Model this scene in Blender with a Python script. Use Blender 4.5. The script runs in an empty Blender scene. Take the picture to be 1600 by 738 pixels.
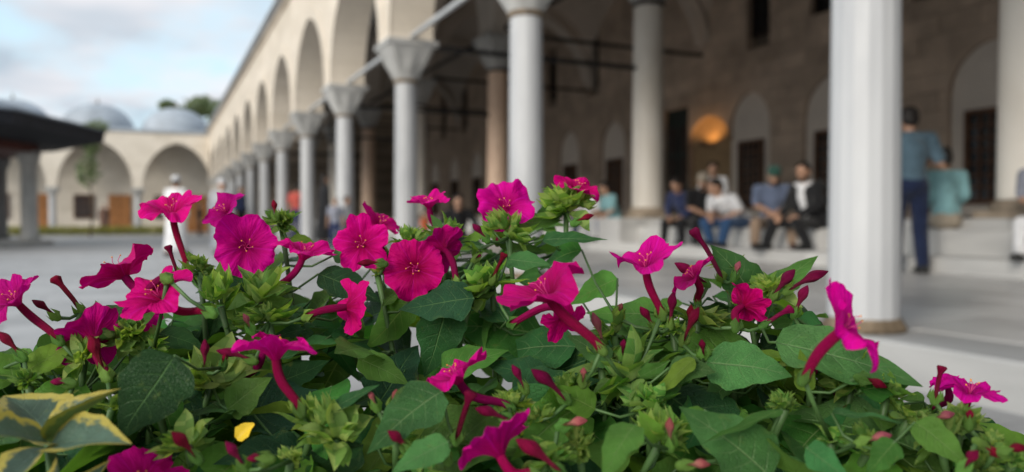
import bpy, bmesh, math, random
from mathutils import Vector, Matrix, noise
R = math.radians
rng = random.Random(7)
scene = bpy.context.scene
COL = scene.collection

# ------------------------------------------------------------------ camera, sky, sun, exposure
YAW, PITCH, FPX, CZ = R(24.9), R(1.1), 1200.0, 0.75
cam_d = bpy.data.cameras.new('camera'); cam = bpy.data.objects.new('camera', cam_d); COL.objects.link(cam)
cam_d.sensor_width = 36; cam_d.lens = 27; cam_d.clip_start = 0.02; cam_d.clip_end = 5000
cam.location = (0, 0, CZ); cam.rotation_euler = (R(90) - PITCH, 0, -YAW)
cam_d.dof.use_dof = True; cam_d.dof.focus_distance = 0.46; cam_d.dof.aperture_fstop = 5.7
scene.camera = cam

SUN_EL, SUN_AZ = R(22), R(240)          # azimuth clockwise from +Y (arcade axis)
world = bpy.data.worlds.new('World'); scene.world = world; world.use_nodes = True
wn, wl = world.node_tree.nodes, world.node_tree.links
wn.clear()
out = wn.new('ShaderNodeOutputWorld'); bg = wn.new('ShaderNodeBackground')
sky = wn.new('ShaderNodeTexSky'); sky.sky_type = 'NISHITA'; sky.sun_disc = False
sky.sun_elevation = SUN_EL; sky.sun_rotation = SUN_AZ; sky.air_density = 1.0; sky.dust_density = 1.2; sky.ozone_density = 1.0
tc = wn.new('ShaderNodeTexCoord'); sep = wn.new('ShaderNodeSeparateXYZ')
wl.new(tc.outputs['Generated'], sep.inputs[0])
addz = wn.new('ShaderNodeMath'); addz.operation = 'ADD'; addz.inputs[1].default_value = 0.22
wl.new(sep.outputs['Z'], addz.inputs[0])
dv = wn.new('ShaderNodeVectorMath'); dv.operation = 'DIVIDE'
cb = wn.new('ShaderNodeCombineXYZ')
for i in range(3): wl.new(addz.outputs[0], cb.inputs[i])
wl.new(tc.outputs['Generated'], dv.inputs[0]); wl.new(cb.outputs[0], dv.inputs[1])
cn = wn.new('ShaderNodeTexNoise'); cn.inputs['Scale'].default_value = 3.1; cn.inputs['Detail'].default_value = 6; cn.inputs['Roughness'].default_value = 0.55
mp = wn.new('ShaderNodeMapping'); mp.inputs['Location'].default_value = (1.7, 0.4, 0.3); mp.inputs['Scale'].default_value = (1.0, 0.75, 1.0)
wl.new(dv.outputs[0], mp.inputs[0]); wl.new(mp.outputs[0], cn.inputs['Vector'])
cr = wn.new('ShaderNodeValToRGB'); cr.color_ramp.elements[0].position = 0.35; cr.color_ramp.elements[1].position = 0.58
wl.new(cn.outputs['Fac'], cr.inputs[0])
cn2 = wn.new('ShaderNodeTexNoise'); cn2.inputs['Scale'].default_value = 1.6; cn2.inputs['Detail'].default_value = 3
wl.new(dv.outputs[0], cn2.inputs['Vector'])
ccol = wn.new('ShaderNodeMixRGB'); ccol.inputs[1].default_value = (4.5, 4.4, 4.55, 1); ccol.inputs[2].default_value = (2.5, 2.95, 3.4, 1)
cr2 = wn.new('ShaderNodeValToRGB'); cr2.color_ramp.elements[0].position = 0.4; cr2.color_ramp.elements[1].position = 0.62
wl.new(cn2.outputs['Fac'], cr2.inputs[0]); wl.new(cr2.outputs[0], ccol.inputs[0])
skg = wn.new('ShaderNodeMixRGB'); skg.blend_type = 'MIX'; skg.inputs[0].default_value = 0.72; skg.inputs[2].default_value = (3.6, 4.75, 5.3, 1)
wl.new(sky.outputs[0], skg.inputs[1])
cm = wn.new('ShaderNodeMixRGB'); wl.new(cr.outputs[0], cm.inputs[0]); wl.new(skg.outputs[0], cm.inputs[1]); wl.new(ccol.outputs[0], cm.inputs[2])
bg.inputs['Strength'].default_value = 0.12
wl.new(cm.outputs[0], bg.inputs['Color']); wl.new(bg.outputs[0], out.inputs['Surface'])

sun_d = bpy.data.lights.new('sun', 'SUN'); sun = bpy.data.objects.new('sun', sun_d); COL.objects.link(sun)
sun_d.energy = 1.5; sun_d.angle = R(26); sun_d.color = (1.0, 0.93, 0.82)
sd = Vector((math.sin(SUN_AZ) * math.cos(SUN_EL), math.cos(SUN_AZ) * math.cos(SUN_EL), math.sin(SUN_EL)))
sun.rotation_euler = sd.to_track_quat('Z', 'Y').to_euler()
sun.location = sd * 50
vs = scene.view_settings; vs.view_transform = 'Standard'; vs.look = 'None'; vs.exposure = 0.82; vs.gamma = 1.0; vs.use_curve_mapping = False
scene.render.engine = 'CYCLES'
scene.cycles.max_bounces = 8; scene.cycles.transparent_max_bounces = 8
try: scene.cycles.use_denoising = True
except Exception: pass

# ------------------------------------------------------------------ helpers
Fw = Vector((math.sin(YAW) * math.cos(PITCH), math.cos(YAW) * math.cos(PITCH), -math.sin(PITCH)))
Rt = Vector((math.cos(YAW), -math.sin(YAW), 0)); Up = Rt.cross(Fw)
CAMP = Vector((0, 0, CZ))
def at(px, py, z): return CAMP + (Fw + Rt * ((px - 800) / FPX) + Up * ((369 - py) / FPX)) * z
def proj(p):
    d = p - CAMP; z = d.dot(Fw)
    return 800 + FPX * d.dot(Rt) / z, 369 - FPX * d.dot(Up) / z, z
def ground_pt(px, x):                     # plan point on the ray of column px at arcade offset x
    a = YAW + math.atan((px - 800) / FPX)
    return x, x / math.tan(a)

def wm(o):
    m = o.matrix_basis.copy()
    if o.parent: m = wm(o.parent) @ o.matrix_parent_inverse @ m
    return m
def set_parent(c, p, keep=True):
    c.parent = p
    if keep: c.matrix_parent_inverse = wm(p).inverted()
def tag(o, label=None, cat=None, group=None, kind=None):
    if label: o['label'] = label
    if cat: o['category'] = cat
    if group: o['group'] = group
    if kind: o['kind'] = kind
    return o
def empty(name, loc, rz=0.0):
    o = bpy.data.objects.new(name, None); COL.objects.link(o); o.location = loc; o.rotation_euler = (0, 0, rz); o.empty_display_size = 0.1
    return o
def link(name, me, parent=None, keep=True, loc=None, rot=None, scale=None):
    o = bpy.data.objects.new(name, me); COL.objects.link(o)
    if loc is not None: o.location = loc
    if rot is not None: o.rotation_euler = rot
    if scale is not None: o.scale = scale
    if parent: set_parent(o, parent, keep)
    return o
class MB:
    def __init__(s): s.v, s.f, s.uv = [], [], None
    def quad(s, a, b, c, d):
        n = len(s.v); s.v += [Vector(a), Vector(b), Vector(c), Vector(d)]; s.f.append((n, n + 1, n + 2, n + 3))
    def box(s, a, b):
        (x0, y0, z0), (x1, y1, z1) = a, b; n = len(s.v)
        s.v += [Vector(p) for p in ((x0,y0,z0),(x1,y0,z0),(x1,y1,z0),(x0,y1,z0),(x0,y0,z1),(x1,y0,z1),(x1,y1,z1),(x0,y1,z1))]
        s.f += [tuple(n + i for i in q) for q in ((0,3,2,1),(4,5,6,7),(0,1,5,4),(1,2,6,5),(2,3,7,6),(3,0,4,7))]
        return s
    def rings(s, rings, cap0=True, cap1=True):       # list of equal-length vertex loops
        n0 = len(s.v); m = len(rings[0])
        for r in rings: s.v += [Vector(p) for p in r]
        for i in range(len(rings) - 1):
            for j in range(m):
                k = (j + 1) % m; a = n0 + i * m
                s.f.append((a + j, a + k, a + m + k, a + m + j))
        if cap0: s.f.append(tuple(n0 + j for j in reversed(range(m))))
        if cap1: s.f.append(tuple(n0 + (len(rings) - 1) * m + j for j in range(m)))
        return s
    def lathe(s, prof, n=24, c=(0, 0, 0), wob=None):
        rr = []
        for r, z in prof:
            rr.append([(c[0] + r * math.cos(2*math.pi*j/n) * (wob(j, z) if wob else 1), c[1] + r * math.sin(2*math.pi*j/n) * (wob(j, z) if wob else 1), c[2] + z) for j in range(n)])
        return s.rings(rr)
    def tube(s, pts, rad, n=6):
        pts = [Vector(p) for p in pts]; rr = []
        t0 = (pts[1] - pts[0]).normalized(); u = t0.orthogonal().normalized()
        for i, p in enumerate(pts):
            t = (pts[min(i+1, len(pts)-1)] - pts[max(i-1, 0)])
            t = t.normalized() if t.length > 1e-9 else t0
            u = (u - t * u.dot(t))
            u = u.normalized() if u.length > 1e-6 else t.orthogonal().normalized()
            w = t.cross(u); r = rad[i] if isinstance(rad, (list, tuple)) else rad
            rr.append([p + (u * math.cos(2*math.pi*j/n) + w * math.sin(2*math.pi*j/n)) * r for j in range(n)])
        return s.rings(rr)
    def capsule(s, a, b, ra, rb, n=12):
        a, b = Vector(a), Vector(b); d = b - a
        t = d.normalized() if d.length > 1e-6 else Vector((0, 0, 1))
        u = t.orthogonal().normalized(); w = t.cross(u); rr = []
        for k in range(5):
            q = -math.pi/2 + math.pi/2 * (k + .3) / 4.3
            rr.append((a + t * ra * math.sin(q), ra * math.cos(q)))
        for k in range(5):
            q = math.pi/2 * k / 4.3
            rr.append((b + t * rb * math.sin(q), rb * math.cos(q)))
        return s.rings([[c + (u*math.cos(2*math.pi*j/n) + w*math.sin(2*math.pi*j/n)) * r for j in range(n)] for c, r in rr])
    def ell(s, c, rad, n=14, rot=None):
        c = Vector(c); rr = []
        for k in range(9):
            q = -math.pi/2 + math.pi * (k + .25) / 8.5
            ring = []
            for j in range(n):
                p = Vector((rad[0]*math.cos(q)*math.cos(2*math.pi*j/n), rad[1]*math.cos(q)*math.sin(2*math.pi*j/n), rad[2]*math.sin(q)))
                ring.append(c + (rot @ p if rot else p))
            rr.append(ring)
        return s.rings(rr)
    def mesh(s, name, mat, smooth=False):
        me = bpy.data.meshes.new(name); me.from_pydata([tuple(v) for v in s.v], [], s.f)
        if mat: me.materials.append(mat)
        if s.uv:
            ul = me.uv_layers.new(name='UVMap')
            for l in me.loops: ul.data[l.index].uv = s.uv[l.vertex_index]
        me.validate()
        bm = bmesh.new(); bm.from_mesh(me); bmesh.ops.recalc_face_normals(bm, faces=bm.faces)
        bm.to_mesh(me); bm.free()
        if smooth:
            for p in me.polygons: p.use_smooth = True
        return me
    def build(s, name, mat, parent=None, smooth=False, keep=True):
        return link(name, s.mesh(name, mat, smooth), parent, keep)
def auto_smooth(me, ang=40):
    bm = bmesh.new(); bm.from_mesh(me)
    for e in bm.edges: e.smooth = not (len(e.link_faces) == 2 and e.calc_face_angle(0) > R(ang))
    for f in bm.faces: f.smooth = True
    bm.to_mesh(me); bm.free()

# ------------------------------------------------------------------ materials
def new_mat(name):
    m = bpy.data.materials.new(name); m.use_nodes = True
    return m, m.node_tree.nodes, m.node_tree.links, m.node_tree.nodes['Principled BSDF']
def stone(name, c, var=0.25, rough=0.6, scale=2.0, bump=0.15, brick=None, stain=0.0, spec=0.4):
    m, n, l, b = new_mat(name)
    tc = n.new('ShaderNodeTexCoord'); geo = n.new('ShaderNodeNewGeometry')
    nz = n.new('ShaderNodeTexNoise'); nz.inputs['Scale'].default_value = scale; nz.inputs['Detail'].default_value = 7; nz.inputs['Roughness'].default_value = 0.6
    l.new(geo.outputs['Position'], nz.inputs['Vector'])
    rp = n.new('ShaderNodeValToRGB'); e = rp.color_ramp.elements
    e[0].position, e[1].position = 0.3, 0.72
    e[0].color = tuple(x * (1 - var) for x in c) + (1,); e[1].color = tuple(min(1, x * (1 + var * .6)) for x in c) + (1,)
    l.new(nz.outputs['Fac'], rp.inputs[0]); col = rp.outputs[0]
    n2 = n.new('ShaderNodeTexNoise'); n2.inputs['Scale'].default_value = scale * 18; n2.inputs['Detail'].default_value = 4
    l.new(geo.outputs['Position'], n2.inputs['Vector'])
    mx = n.new('ShaderNodeMixRGB'); mx.blend_type = 'MULTIPLY'; mx.inputs[0].default_value = 0.25
    l.new(col, mx.inputs[1]); l.new(n2.outputs['Fac'], mx.inputs[2]); col = mx.outputs[0]
    oi = n.new('ShaderNodeObjectInfo'); hs = n.new('ShaderNodeHueSaturation')
    mr = n.new('ShaderNodeMapRange'); mr.inputs['To Min'].default_value = 1 - var * .35; mr.inputs['To Max'].default_value = 1 + var * .35
    l.new(oi.outputs['Random'], mr.inputs[0]); l.new(mr.outputs[0], hs.inputs['Value']); l.new(col, hs.inputs['Color']); col = hs.outputs[0]
    hgt = n2.outputs['Fac']
    if brick:
        ax, w, h, dk = brick
        mpn = n.new('ShaderNodeMapping'); mpn.inputs['Rotation'].default_value = {'x': (R(90), 0, R(90)), 'y': (R(90), 0, 0), 'z': (0, 0, 0)}[ax]
        if ax == 'x':
            sp = n.new('ShaderNodeSeparateXYZ'); cbn = n.new('ShaderNodeCombineXYZ'); l.new(geo.outputs['Position'], sp.inputs[0])
            l.new(sp.outputs['Y'], cbn.inputs['X']); l.new(sp.outputs['Z'], cbn.inputs['Y']); vec = cbn.outputs[0]
        elif ax == 'y':
            sp = n.new('ShaderNodeSeparateXYZ'); cbn = n.new('ShaderNodeCombineXYZ'); l.new(geo.outputs['Position'], sp.inputs[0])
            l.new(sp.outputs['X'], cbn.inputs['X']); l.new(sp.outputs['Z'], cbn.inputs['Y']); vec = cbn.outputs[0]
        else: vec = geo.outputs['Position']
        bt = n.new('ShaderNodeTexBrick'); bt.inputs['Scale'].default_value = 1; bt.inputs['Brick Width'].default_value = w; bt.inputs['Row Height'].default_value = h
        bt.inputs['Mortar Size'].default_value = 0.008; bt.inputs['Mortar Smooth'].default_value = 0.3; bt.inputs['Bias'].default_value = 0
        bt.inputs['Color1'].default_value = (1, 1, 1, 1); bt.inputs['Color2'].default_value = (.86, .85, .83, 1); bt.inputs['Mortar'].default_value = (dk, dk, dk, 1)
        l.new(vec, bt.inputs['Vector'])
        m2 = n.new('ShaderNodeMixRGB'); m2.blend_type = 'MULTIPLY'; m2.inputs[0].default_value = 1
        l.new(col, m2.inputs[1]); l.new(bt.outputs['Color'], m2.inputs[2]); col = m2.outputs[0]
    l.new(col, b.inputs['Base Color']); b.inputs['Roughness'].default_value = rough; b.inputs['Specular IOR Level'].default_value = spec
    bp = n.new('ShaderNodeBump'); bp.inputs['Strength'].default_value = bump; bp.inputs['Distance'].default_value = 0.01
    l.new(hgt, bp.inputs['Height']); l.new(bp.outputs[0], b.inputs['Normal'])
    return m
def marble(name, c, vein, rough=0.35, scale=1.6, ms=(1, .45, 1.6)):
    m, n, l, b = new_mat(name)
    geo = n.new('ShaderNodeNewGeometry'); oi = n.new('ShaderNodeObjectInfo')
    ad = n.new('ShaderNodeVectorMath'); ad.operation = 'ADD'
    sc = n.new('ShaderNodeVectorMath'); sc.operation = 'SCALE'; sc.inputs['Scale'].default_value = 9
    l.new(oi.outputs['Random'], sc.inputs[0]); l.new(geo.outputs['Position'], ad.inputs[0]); l.new(sc.outputs[0], ad.inputs[1])
    nz = n.new('ShaderNodeTexNoise'); nz.inputs['Scale'].default_value = scale; nz.inputs['Detail'].default_value = 8; nz.inputs['Distortion'].default_value = 1.6
    mpn = n.new('ShaderNodeMapping'); mpn.inputs['Scale'].default_value = ms; l.new(ad.outputs[0], mpn.inputs[0]); l.new(mpn.outputs[0], nz.inputs['Vector'])
    rp = n.new('ShaderNodeValToRGB'); e = rp.color_ramp.elements; e[0].position = .32; e[1].position = .6
    e[0].color = vein + (1,); e[1].color = c + (1,)
    l.new(nz.outputs['Fac'], rp.inputs[0])
    hs = n.new('ShaderNodeHueSaturation'); mr = n.new('ShaderNodeMapRange'); mr.inputs['To Min'].default_value = .84; mr.inputs['To Max'].default_value = 1.1
    l.new(oi.outputs['Random'], mr.inputs[0]); l.new(mr.outputs[0], hs.inputs['Value']); l.new(rp.outputs[0], hs.inputs['Color'])
    l.new(hs.outputs[0], b.inputs['Base Color'])
    n2 = n.new('ShaderNodeTexNoise'); n2.inputs['Scale'].default_value = 7; n2.inputs['Detail'].default_value = 5; l.new(geo.outputs['Position'], n2.inputs['Vector'])
    mr2 = n.new('ShaderNodeMapRange'); mr2.inputs['To Min'].default_value = rough - .1; mr2.inputs['To Max'].default_value = rough + .2
    l.new(n2.outputs['Fac'], mr2.inputs[0]); l.new(mr2.outputs[0], b.inputs['Roughness'])
    bp = n.new('ShaderNodeBump'); bp.inputs['Strength'].default_value = .08; bp.inputs['Distance'].default_value = .01
    l.new(n2.outputs['Fac'], bp.inputs['Height']); l.new(bp.outputs[0], b.inputs['Normal'])
    return m
def plain(name, c, rough=0.7, var=0.2, scale=8, metal=0.0, spec=0.4, sheen=0.0):
    m, n, l, b = new_mat(name)
    tc = n.new('ShaderNodeTexCoord'); nz = n.new('ShaderNodeTexNoise'); nz.inputs['Scale'].default_value = scale; nz.inputs['Detail'].default_value = 5
    l.new(tc.outputs['Object'], nz.inputs['Vector'])
    rp = n.new('ShaderNodeValToRGB'); e = rp.color_ramp.elements; e[0].position, e[1].position = .3, .7
    e[0].color = tuple(x * (1 - var) for x in c) + (1,); e[1].color = tuple(min(1, x * (1 + var)) for x in c) + (1,)
    l.new(nz.outputs['Fac'], rp.inputs[0]); l.new(rp.outputs[0], b.inputs['Base Color'])
    b.inputs['Roughness'].default_value = rough; b.inputs['Metallic'].default_value = metal; b.inputs['Specular IOR Level'].default_value = spec
    if sheen:
        w2 = n.new('ShaderNodeTexNoise'); w2.inputs['Scale'].default_value = 7; w2.inputs['Detail'].default_value = 3; w2.inputs['Distortion'].default_value = 1.2
        l.new(tc.outputs['Object'], w2.inputs['Vector']); bp = n.new('ShaderNodeBump'); bp.inputs['Strength'].default_value = .9; bp.inputs['Distance'].default_value = .05; l.new(w2.outputs['Fac'], bp.inputs['Height']); l.new(bp.outputs[0], b.inputs['Normal'])
    if sheen: b.inputs['Sheen Weight'].default_value = sheen
    return m
M = {}
M['facade'] = stone('cream_limestone', (.88, .785, .665), .10, .75, .9, .12, brick=('x', .85, .42, .84))
M['facade_far'] = stone('cream_limestone_wing', (.88, .80, .69), .08, .75, .7, .1, brick=('y', .85, .42, .84))
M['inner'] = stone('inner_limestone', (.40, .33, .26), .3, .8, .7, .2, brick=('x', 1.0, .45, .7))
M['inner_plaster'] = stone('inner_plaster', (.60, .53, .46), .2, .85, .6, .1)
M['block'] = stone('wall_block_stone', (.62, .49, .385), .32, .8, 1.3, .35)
M['mortar'] = stone('mortar', (.17, .14, .11), .2, .9, 3, .2)
M['niche'] = stone('niche_plaster', (.84, .76, .68), .10, .8, 1.2, .08)
M['niche_lit'] = stone('niche_sandstone', (.52, .36, .2), .25, .8, 2.5, .2)
M['column'] = marble('white_marble', (.48, .485, .495), (.385, .39, .405), .45, 1.8, (1.3, 1.3, .3))
M['column_cream'] = marble('cream_marble', (.86, .81, .74), (.74, .68, .60), .45, 1.4, (1, 1, .3))
M['column_pink'] = marble('pink_granite', (.74, .54, .40), (.62, .43, .32), .5, 3, (1, 1, .4))
M['capital'] = stone('capital_marble', (.50, .495, .48), .25, .65, 3, .3)
M['bronze'] = plain('aged_bronze', (.20, .15, .10), .65, .5, 14, metal=.35)
M['base_stone'] = stone('worn_base_stone', (.42, .34, .26), .3, .7, 4, .3)
M['iron'] = plain('dark_iron', (.02, .02, .022), .6, .3, 10, metal=.3)
M['iron_light'] = plain('grey_painted_iron', (.42, .43, .44), .5, .15, 10)
M['paving'] = marble('courtyard_slab_stone', (.43, .427, .43), (.35, .348, .352), .5, 1.1)
M['paving_sheet'] = stone('courtyard_stone', (.385, .383, .388), .15, .55, .5, .1, brick=('z', 1.0, .6, .7))
M['floor'] = marble('portico_floor_marble', (.60, .59, .58), (.49, .48, .475), .3, .9)
M['step'] = marble('step_marble', (.56, .555, .545), (.45, .445, .44), .5, 1.3)
M['edge'] = marble('edge_marble', (.46, .457, .45), (.37, .367, .363), .5, 1.3)
M['joint'] = stone('joint_grout', (.22, .22, .23), .2, .9, 5, .1)
M['lead'] = stone('lead_sheet', (.44, .49, .55), .25, .6, 1.2, .1)
M['lead_dark'] = stone('dark_lead_sheet', (.20, .235, .285), .25, .55, 1.2, .1)
M['eave'] = plain('blackened_eave_wood', (.022, .023, .028), .7, .3, 5, spec=.15)
M['wood_dark'] = plain('dark_stained_wood', (.028, .016, .012), .6, .4, 5)
M['wood_red'] = plain('red_brown_wood', (.10, .028, .02), .6, .4, 5)
M['wood_door'] = plain('orange_wood', (.42, .18, .06), .55, .3, 4)
M['wood_frame'] = plain('brown_window_wood', (.13, .06, .03), .6, .3, 6)
M['glass'] = plain('dark_glass', (.012, .014, .016), .12, .3, 2, spec=.6)
M['pillar_grey'] = stone('pillar_grey_stone', (.24, .245, .25), .25, .7, 2, .2)
M['pillar_pale'] = stone('pillar_pale_stone', (.46, .46, .45), .2, .7, 2, .2)
M['soil'] = stone('soil', (.05, .035, .025), .4, .95, 30, .8)
M['planter'] = stone('planter_stone', (.38, .36, .33), .25, .8, 4, .4)
# ------------------------------------------------------------------ ground
SZ = 0.20                                   # portico floor level
X1, Y1, BAY = 3.27, 2.79, 3.93              # courtyard colonnade
X2, Y2, BAY2 = 8.6, 5.2, 7.12               # tall inner colonnade
XW = 15.6                                   # mosque wall
PZ, LZ, PU = 0.66, 0.37, 0.78                         # platform and low step levels
g = MB(); g.quad((-400, -400, -.006), (400, -400, -.006), (400, 600, -.006), (-400, 600, -.006))
ground = tag(g.build('courtyard_ground', M['paving_sheet']), 'grey stone paved courtyard ground', None, None, 'structure')
slab_me = []
def slab_mesh(sx, sy, h, name, mat, bev=.006):
    me = MB().box((-sx/2, -sy/2, -h), (sx/2, sy/2, 0)).mesh(name, mat)
    bm = bmesh.new(); bm.from_mesh(me)
    bmesh.ops.bevel(bm, geom=[e for e in bm.edges if all(v.co.z > -1e-6 for v in e.verts)], offset=bev, segments=1, affect='EDGES')
    bm.to_mesh(me); bm.free(); return me
ps = slab_mesh(.994, .594, .02, 'paving_slab', M['paving'], .003)
n = 0
for j in range(34):
    for i in range(9):
        x = 2.52 - i - (.5 if j % 2 else 0); y = 1.4 + j * .6
        if n >= 300: break
        o = link('paving_slab', ps, ground, loc=(x, y, rng.uniform(.0, .003))); n += 1
fl = MB(); fl.box((X1 - .15, -8, 0.0), (XW + .4, 52, SZ - .014))
floor = tag(fl.build('portico_floor', M['joint']), 'raised marble floor of the portico', None, None, 'structure')
fs = slab_mesh(.888, .744, .02, 'floor_slab', M['floor'], .004)
for j in range(-2, 34):
    for i in range(5):
        y = 1.0 + j * .75 + (.35 if i % 2 else 0)
        link('floor_slab', fs, floor, loc=(3.52 + .45 + i * .892, y, SZ + rng.uniform(-.001, .0015)))
es = slab_mesh(.46, 1.49, SZ + .01, 'edge_stone', M['edge'], .012)
for j in range(-3, 33):
    link('edge_stone', es, floor, loc=(X1 - .21 + .23, .4 + j * 1.5, SZ + rng.uniform(-.002, .003)))

# ------------------------------------------------------------------ arch wall builder
def arch_h(t, rise, e=.14):
    q = (abs(t) + e) / (1 + e); q0 = e / (1 + e)
    return rise * math.sqrt(max(0, 1 - q * q)) / math.sqrt(1 - q0 * q0)
def arch_wall(m, axis, c0, thick, starts, bay, pier, zs, rise, ztop, N=28):
    """wall standing at axis coord c0 (thickness thick), arches between successive piers."""
    def P(a, b, z): return (b, a, z) if axis == 'x' else (a, b, z)   # a along wall, b across
    lo, hi = c0 - thick / 2, c0 + thick / 2
    for s in starts:
        h0, h1 = s + pier / 2, s + bay - pier / 2; mid, hs = (h0 + h1) / 2, (h1 - h0) / 2
        ts = [math.sin(-math.pi / 2 + math.pi * k / N) for k in range(N + 1)]
        pts = [(mid + t * hs, zs + arch_h(t, rise)) for t in ts]
        for k in range(N):
            (a0, z0), (a1, z1) = pts[k], pts[k + 1]
            for b in (lo, hi): m.quad(P(a0, b, z0), P(a1, b, z1), P(a1, b, ztop), P(a0, b, ztop))
            m.quad(P(a0, lo, z0), P(a0, hi, z0), P(a1, hi, z1), P(a1, lo, z1))
        m.quad(P(h0, lo, ztop), P(h1, lo, ztop), P(h1, hi, ztop), P(h0, hi, ztop))
    for s in list(starts) + [starts[-1] + bay]:
        m.box(P(s - pier / 2, lo, zs) if axis == 'y' else (lo, s - pier / 2, zs), P(s + pier / 2, hi, ztop) if axis == 'y' else (hi, s + pier / 2, ztop))
def arch_band(m, axis, face, s, bay, pier, zs, rise, w, dep, N=28):
    def P(a, b, z): return (b, a, z) if axis == 'x' else (a, b, z)
    h0, h1 = s + pier / 2, s + bay - pier / 2; mid, hs = (h0 + h1) / 2, (h1 - h0) / 2
    def ring(b, k, off):
        t = math.sin(-math.pi/2 + math.pi * k / N); return P(mid + t * (hs + off), b, zs + arch_h(t, rise + off))
    for k in range(N):
        a, b_ = face - dep, face + .02
        i0, i1, o0, o1 = ring(a, k, .0), ring(a, k+1, .0), ring(a, k, w), ring(a, k+1, w)
        m.quad(i0, i1, o1, o0)
        m.quad(o0, o1, ring(b_, k+1, w), ring(b_, k, w))
        m.quad(i0, i1, ring(b_, k+1, .0), ring(b_, k, .0))

# ------------------------------------------------------------------ columns
def capital_mesh(name, r0, w, h, mat):
    m = MB(); rings = []
    for k in range(7):
        f = k / 6.0; ring = []
        for j in range(32):
            a = 2 * math.pi * (j + .5) / 32; c, s = math.cos(a), math.sin(a)
            sq = 1 / max(abs(c), abs(s)); rr = r0 * 1.08 * (1 - f) + (w / 2) * f
            rad = rr * (1 + (sq - 1) * f ** .7) * (1 + .05 * math.sin(math.pi * f) * math.cos(8 * a))
            ring.append((rad * c, rad * s, f * h * .86))
        rings.append(ring)
    m.rings(rings)
    m.box((-w/2 - .015, -w/2 - .015, h * .862), (w/2 + .015, w/2 + .015, h))
    me = m.mesh(name, mat); auto_smooth(me, 25); return me
def shaft_mesh(name, r0, r1, h, mat, n=96, flute=.026, nf=16):
    m = MB(); pr = [(r0 * 1.0 + (r1 - r0) * (k / 8.0) ** 1.3, h * k / 8.0) for k in range(9)]
    m.lathe(pr, n, wob=lambda j, z: 1 - flute * (abs(math.sin(math.pi * j * nf / n)) ** .6 if flute else 0))
    me = m.mesh(name, mat); auto_smooth(me, 50); return me
CAPZ0, CAPZ1 = CZ + 1.99, CZ + 2.53
shaft1 = shaft_mesh('column', .172, .155, CAPZ0 - SZ - .03, M['column'])
cap1 = capital_mesh('capital', .165, .70, CAPZ1 - CAPZ0 - .02, M['capital'])
coll1 = MB().lathe([(.163, 0), (.178, .012), (.178, .045), (.163, .06)], 32).mesh('collar', M['bronze'], True)
base1 = MB().lathe([(.198, 0), (.203, .015), (.197, .032), (.184, .045), (.181, .06), (.175, .066)], 32).mesh('base_ring', M['bronze'], True)
arcade = empty('courtyard_arcade', (X1, Y1 + 5 * BAY, SZ))
tag(arcade, 'long cream stone arcade on white marble columns running into the distance', 'arcade')
starts = [Y1 + BAY * k for k in range(-3, 12)]
w = MB(); arch_wall(w, 'x', X1, .62, starts, BAY, .56, CAPZ1, 1.72, CZ + 5.3)
w.build('arch_wall', M['facade'], arcade)
for k in range(0, 12):
    b = MB(); arch_band(b, 'x', X1 - .31, Y1 + BAY * k, BAY, .56, CAPZ1, 1.72, .26, .018); b.build('arch_moulding', M['facade'], arcade)
e = MB(); e.box((X1 - .40, -9, CZ + 5.304), (X1 + .3, 50.2, CZ + 5.42)); e.build('cornice', M['facade'], arcade)
e = MB(); e.rings([[(X1 - .55, y, CZ + 5.423), (X1 - .55, y, CZ + 5.50), (X2 + .4, y, CZ + 8.9), (X2 + .4, y, CZ + 8.7), (X1 + .3, y, CZ + 5.425)] for y in (-9, 50.2)]); e.build('roof', M['lead'], arcade)
for k in range(0, 13):
    o = link('column', shaft1, arcade, loc=(X1, Y1 + BAY * k, SZ + .05))
    c = link('capital', cap1, o, loc=(X1, Y1 + BAY * k, CAPZ0 + .02))
    c = link('collar', coll1, o, loc=(X1, Y1 + BAY * k, CAPZ0 - .03))
    c = link('base_ring', base1, o, loc=(X1, Y1 + BAY * k, SZ))
    if k < 12:
        t = MB(); t.box((X1 - .025, Y1 + BAY*k + .2, CAPZ1 + .03), (X1 + .025, Y1 + BAY*(k+1) - .2, CAPZ1 + .085)); t.build('tie_rod', M['iron_light'], arcade)

# ------------------------------------------------------------------ mosque: platform, tall columns, wall with niches
mosque = empty('mosque_building', (XW, 20, 0)); tag(mosque, 'dim stone mosque front behind tall columns with arched window niches', 'building')
XS, XP = 7.5, 7.95
low = slab_mesh(XP - XS + .05, 1.79, LZ - SZ + .01, 'step_stone', M['step'], .015)
up = slab_mesh(1.1, 1.59, PZ - SZ, 'platform_stone', M['step'], .02)
ups = slab_mesh(1.2, 1.69, PU - PZ + .02, 'upper_step_stone', M['step'], .015)
steps = MB().box((XP + 1.05, -8, SZ - .02), (XW + .3, 52, PU - .012)).build('platform', M['joint']); tag(steps, 'raised stone platform of the mosque porch', None, None, 'structure')
for j in range(-1, 28):
    link('step_stone', low, steps, loc=((XS + XP) / 2 + .025, 1.0 + j * 1.8, LZ + rng.uniform(-.002, .003)))
    link('upper_step_stone', ups, steps, loc=(8.2 + .6, .9 + j * 1.7, PU + rng.uniform(-.003, .003)))
    link('platform_stone', up, steps, loc=(XP + .55, .2 + j * 1.6, PZ + rng.uniform(-.003, .003)))
C2Z0, C2Z1 = CZ + 4.15, CZ + 5.05
sh2 = {k: shaft_mesh('tall_column', .31, .275, C2Z0 - PU - .20, M[k], 48, .0) for k in ('column_cream', 'column_pink')}
cap2 = capital_mesh('capital', .29, 1.05, C2Z1 - C2Z0 - .03, M['capital'])
col2 = MB().lathe([(.285, 0), (.315, .03), (.315, .08), (.285, .11)], 32).mesh('collar', M['wood_dark'], True)
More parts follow.
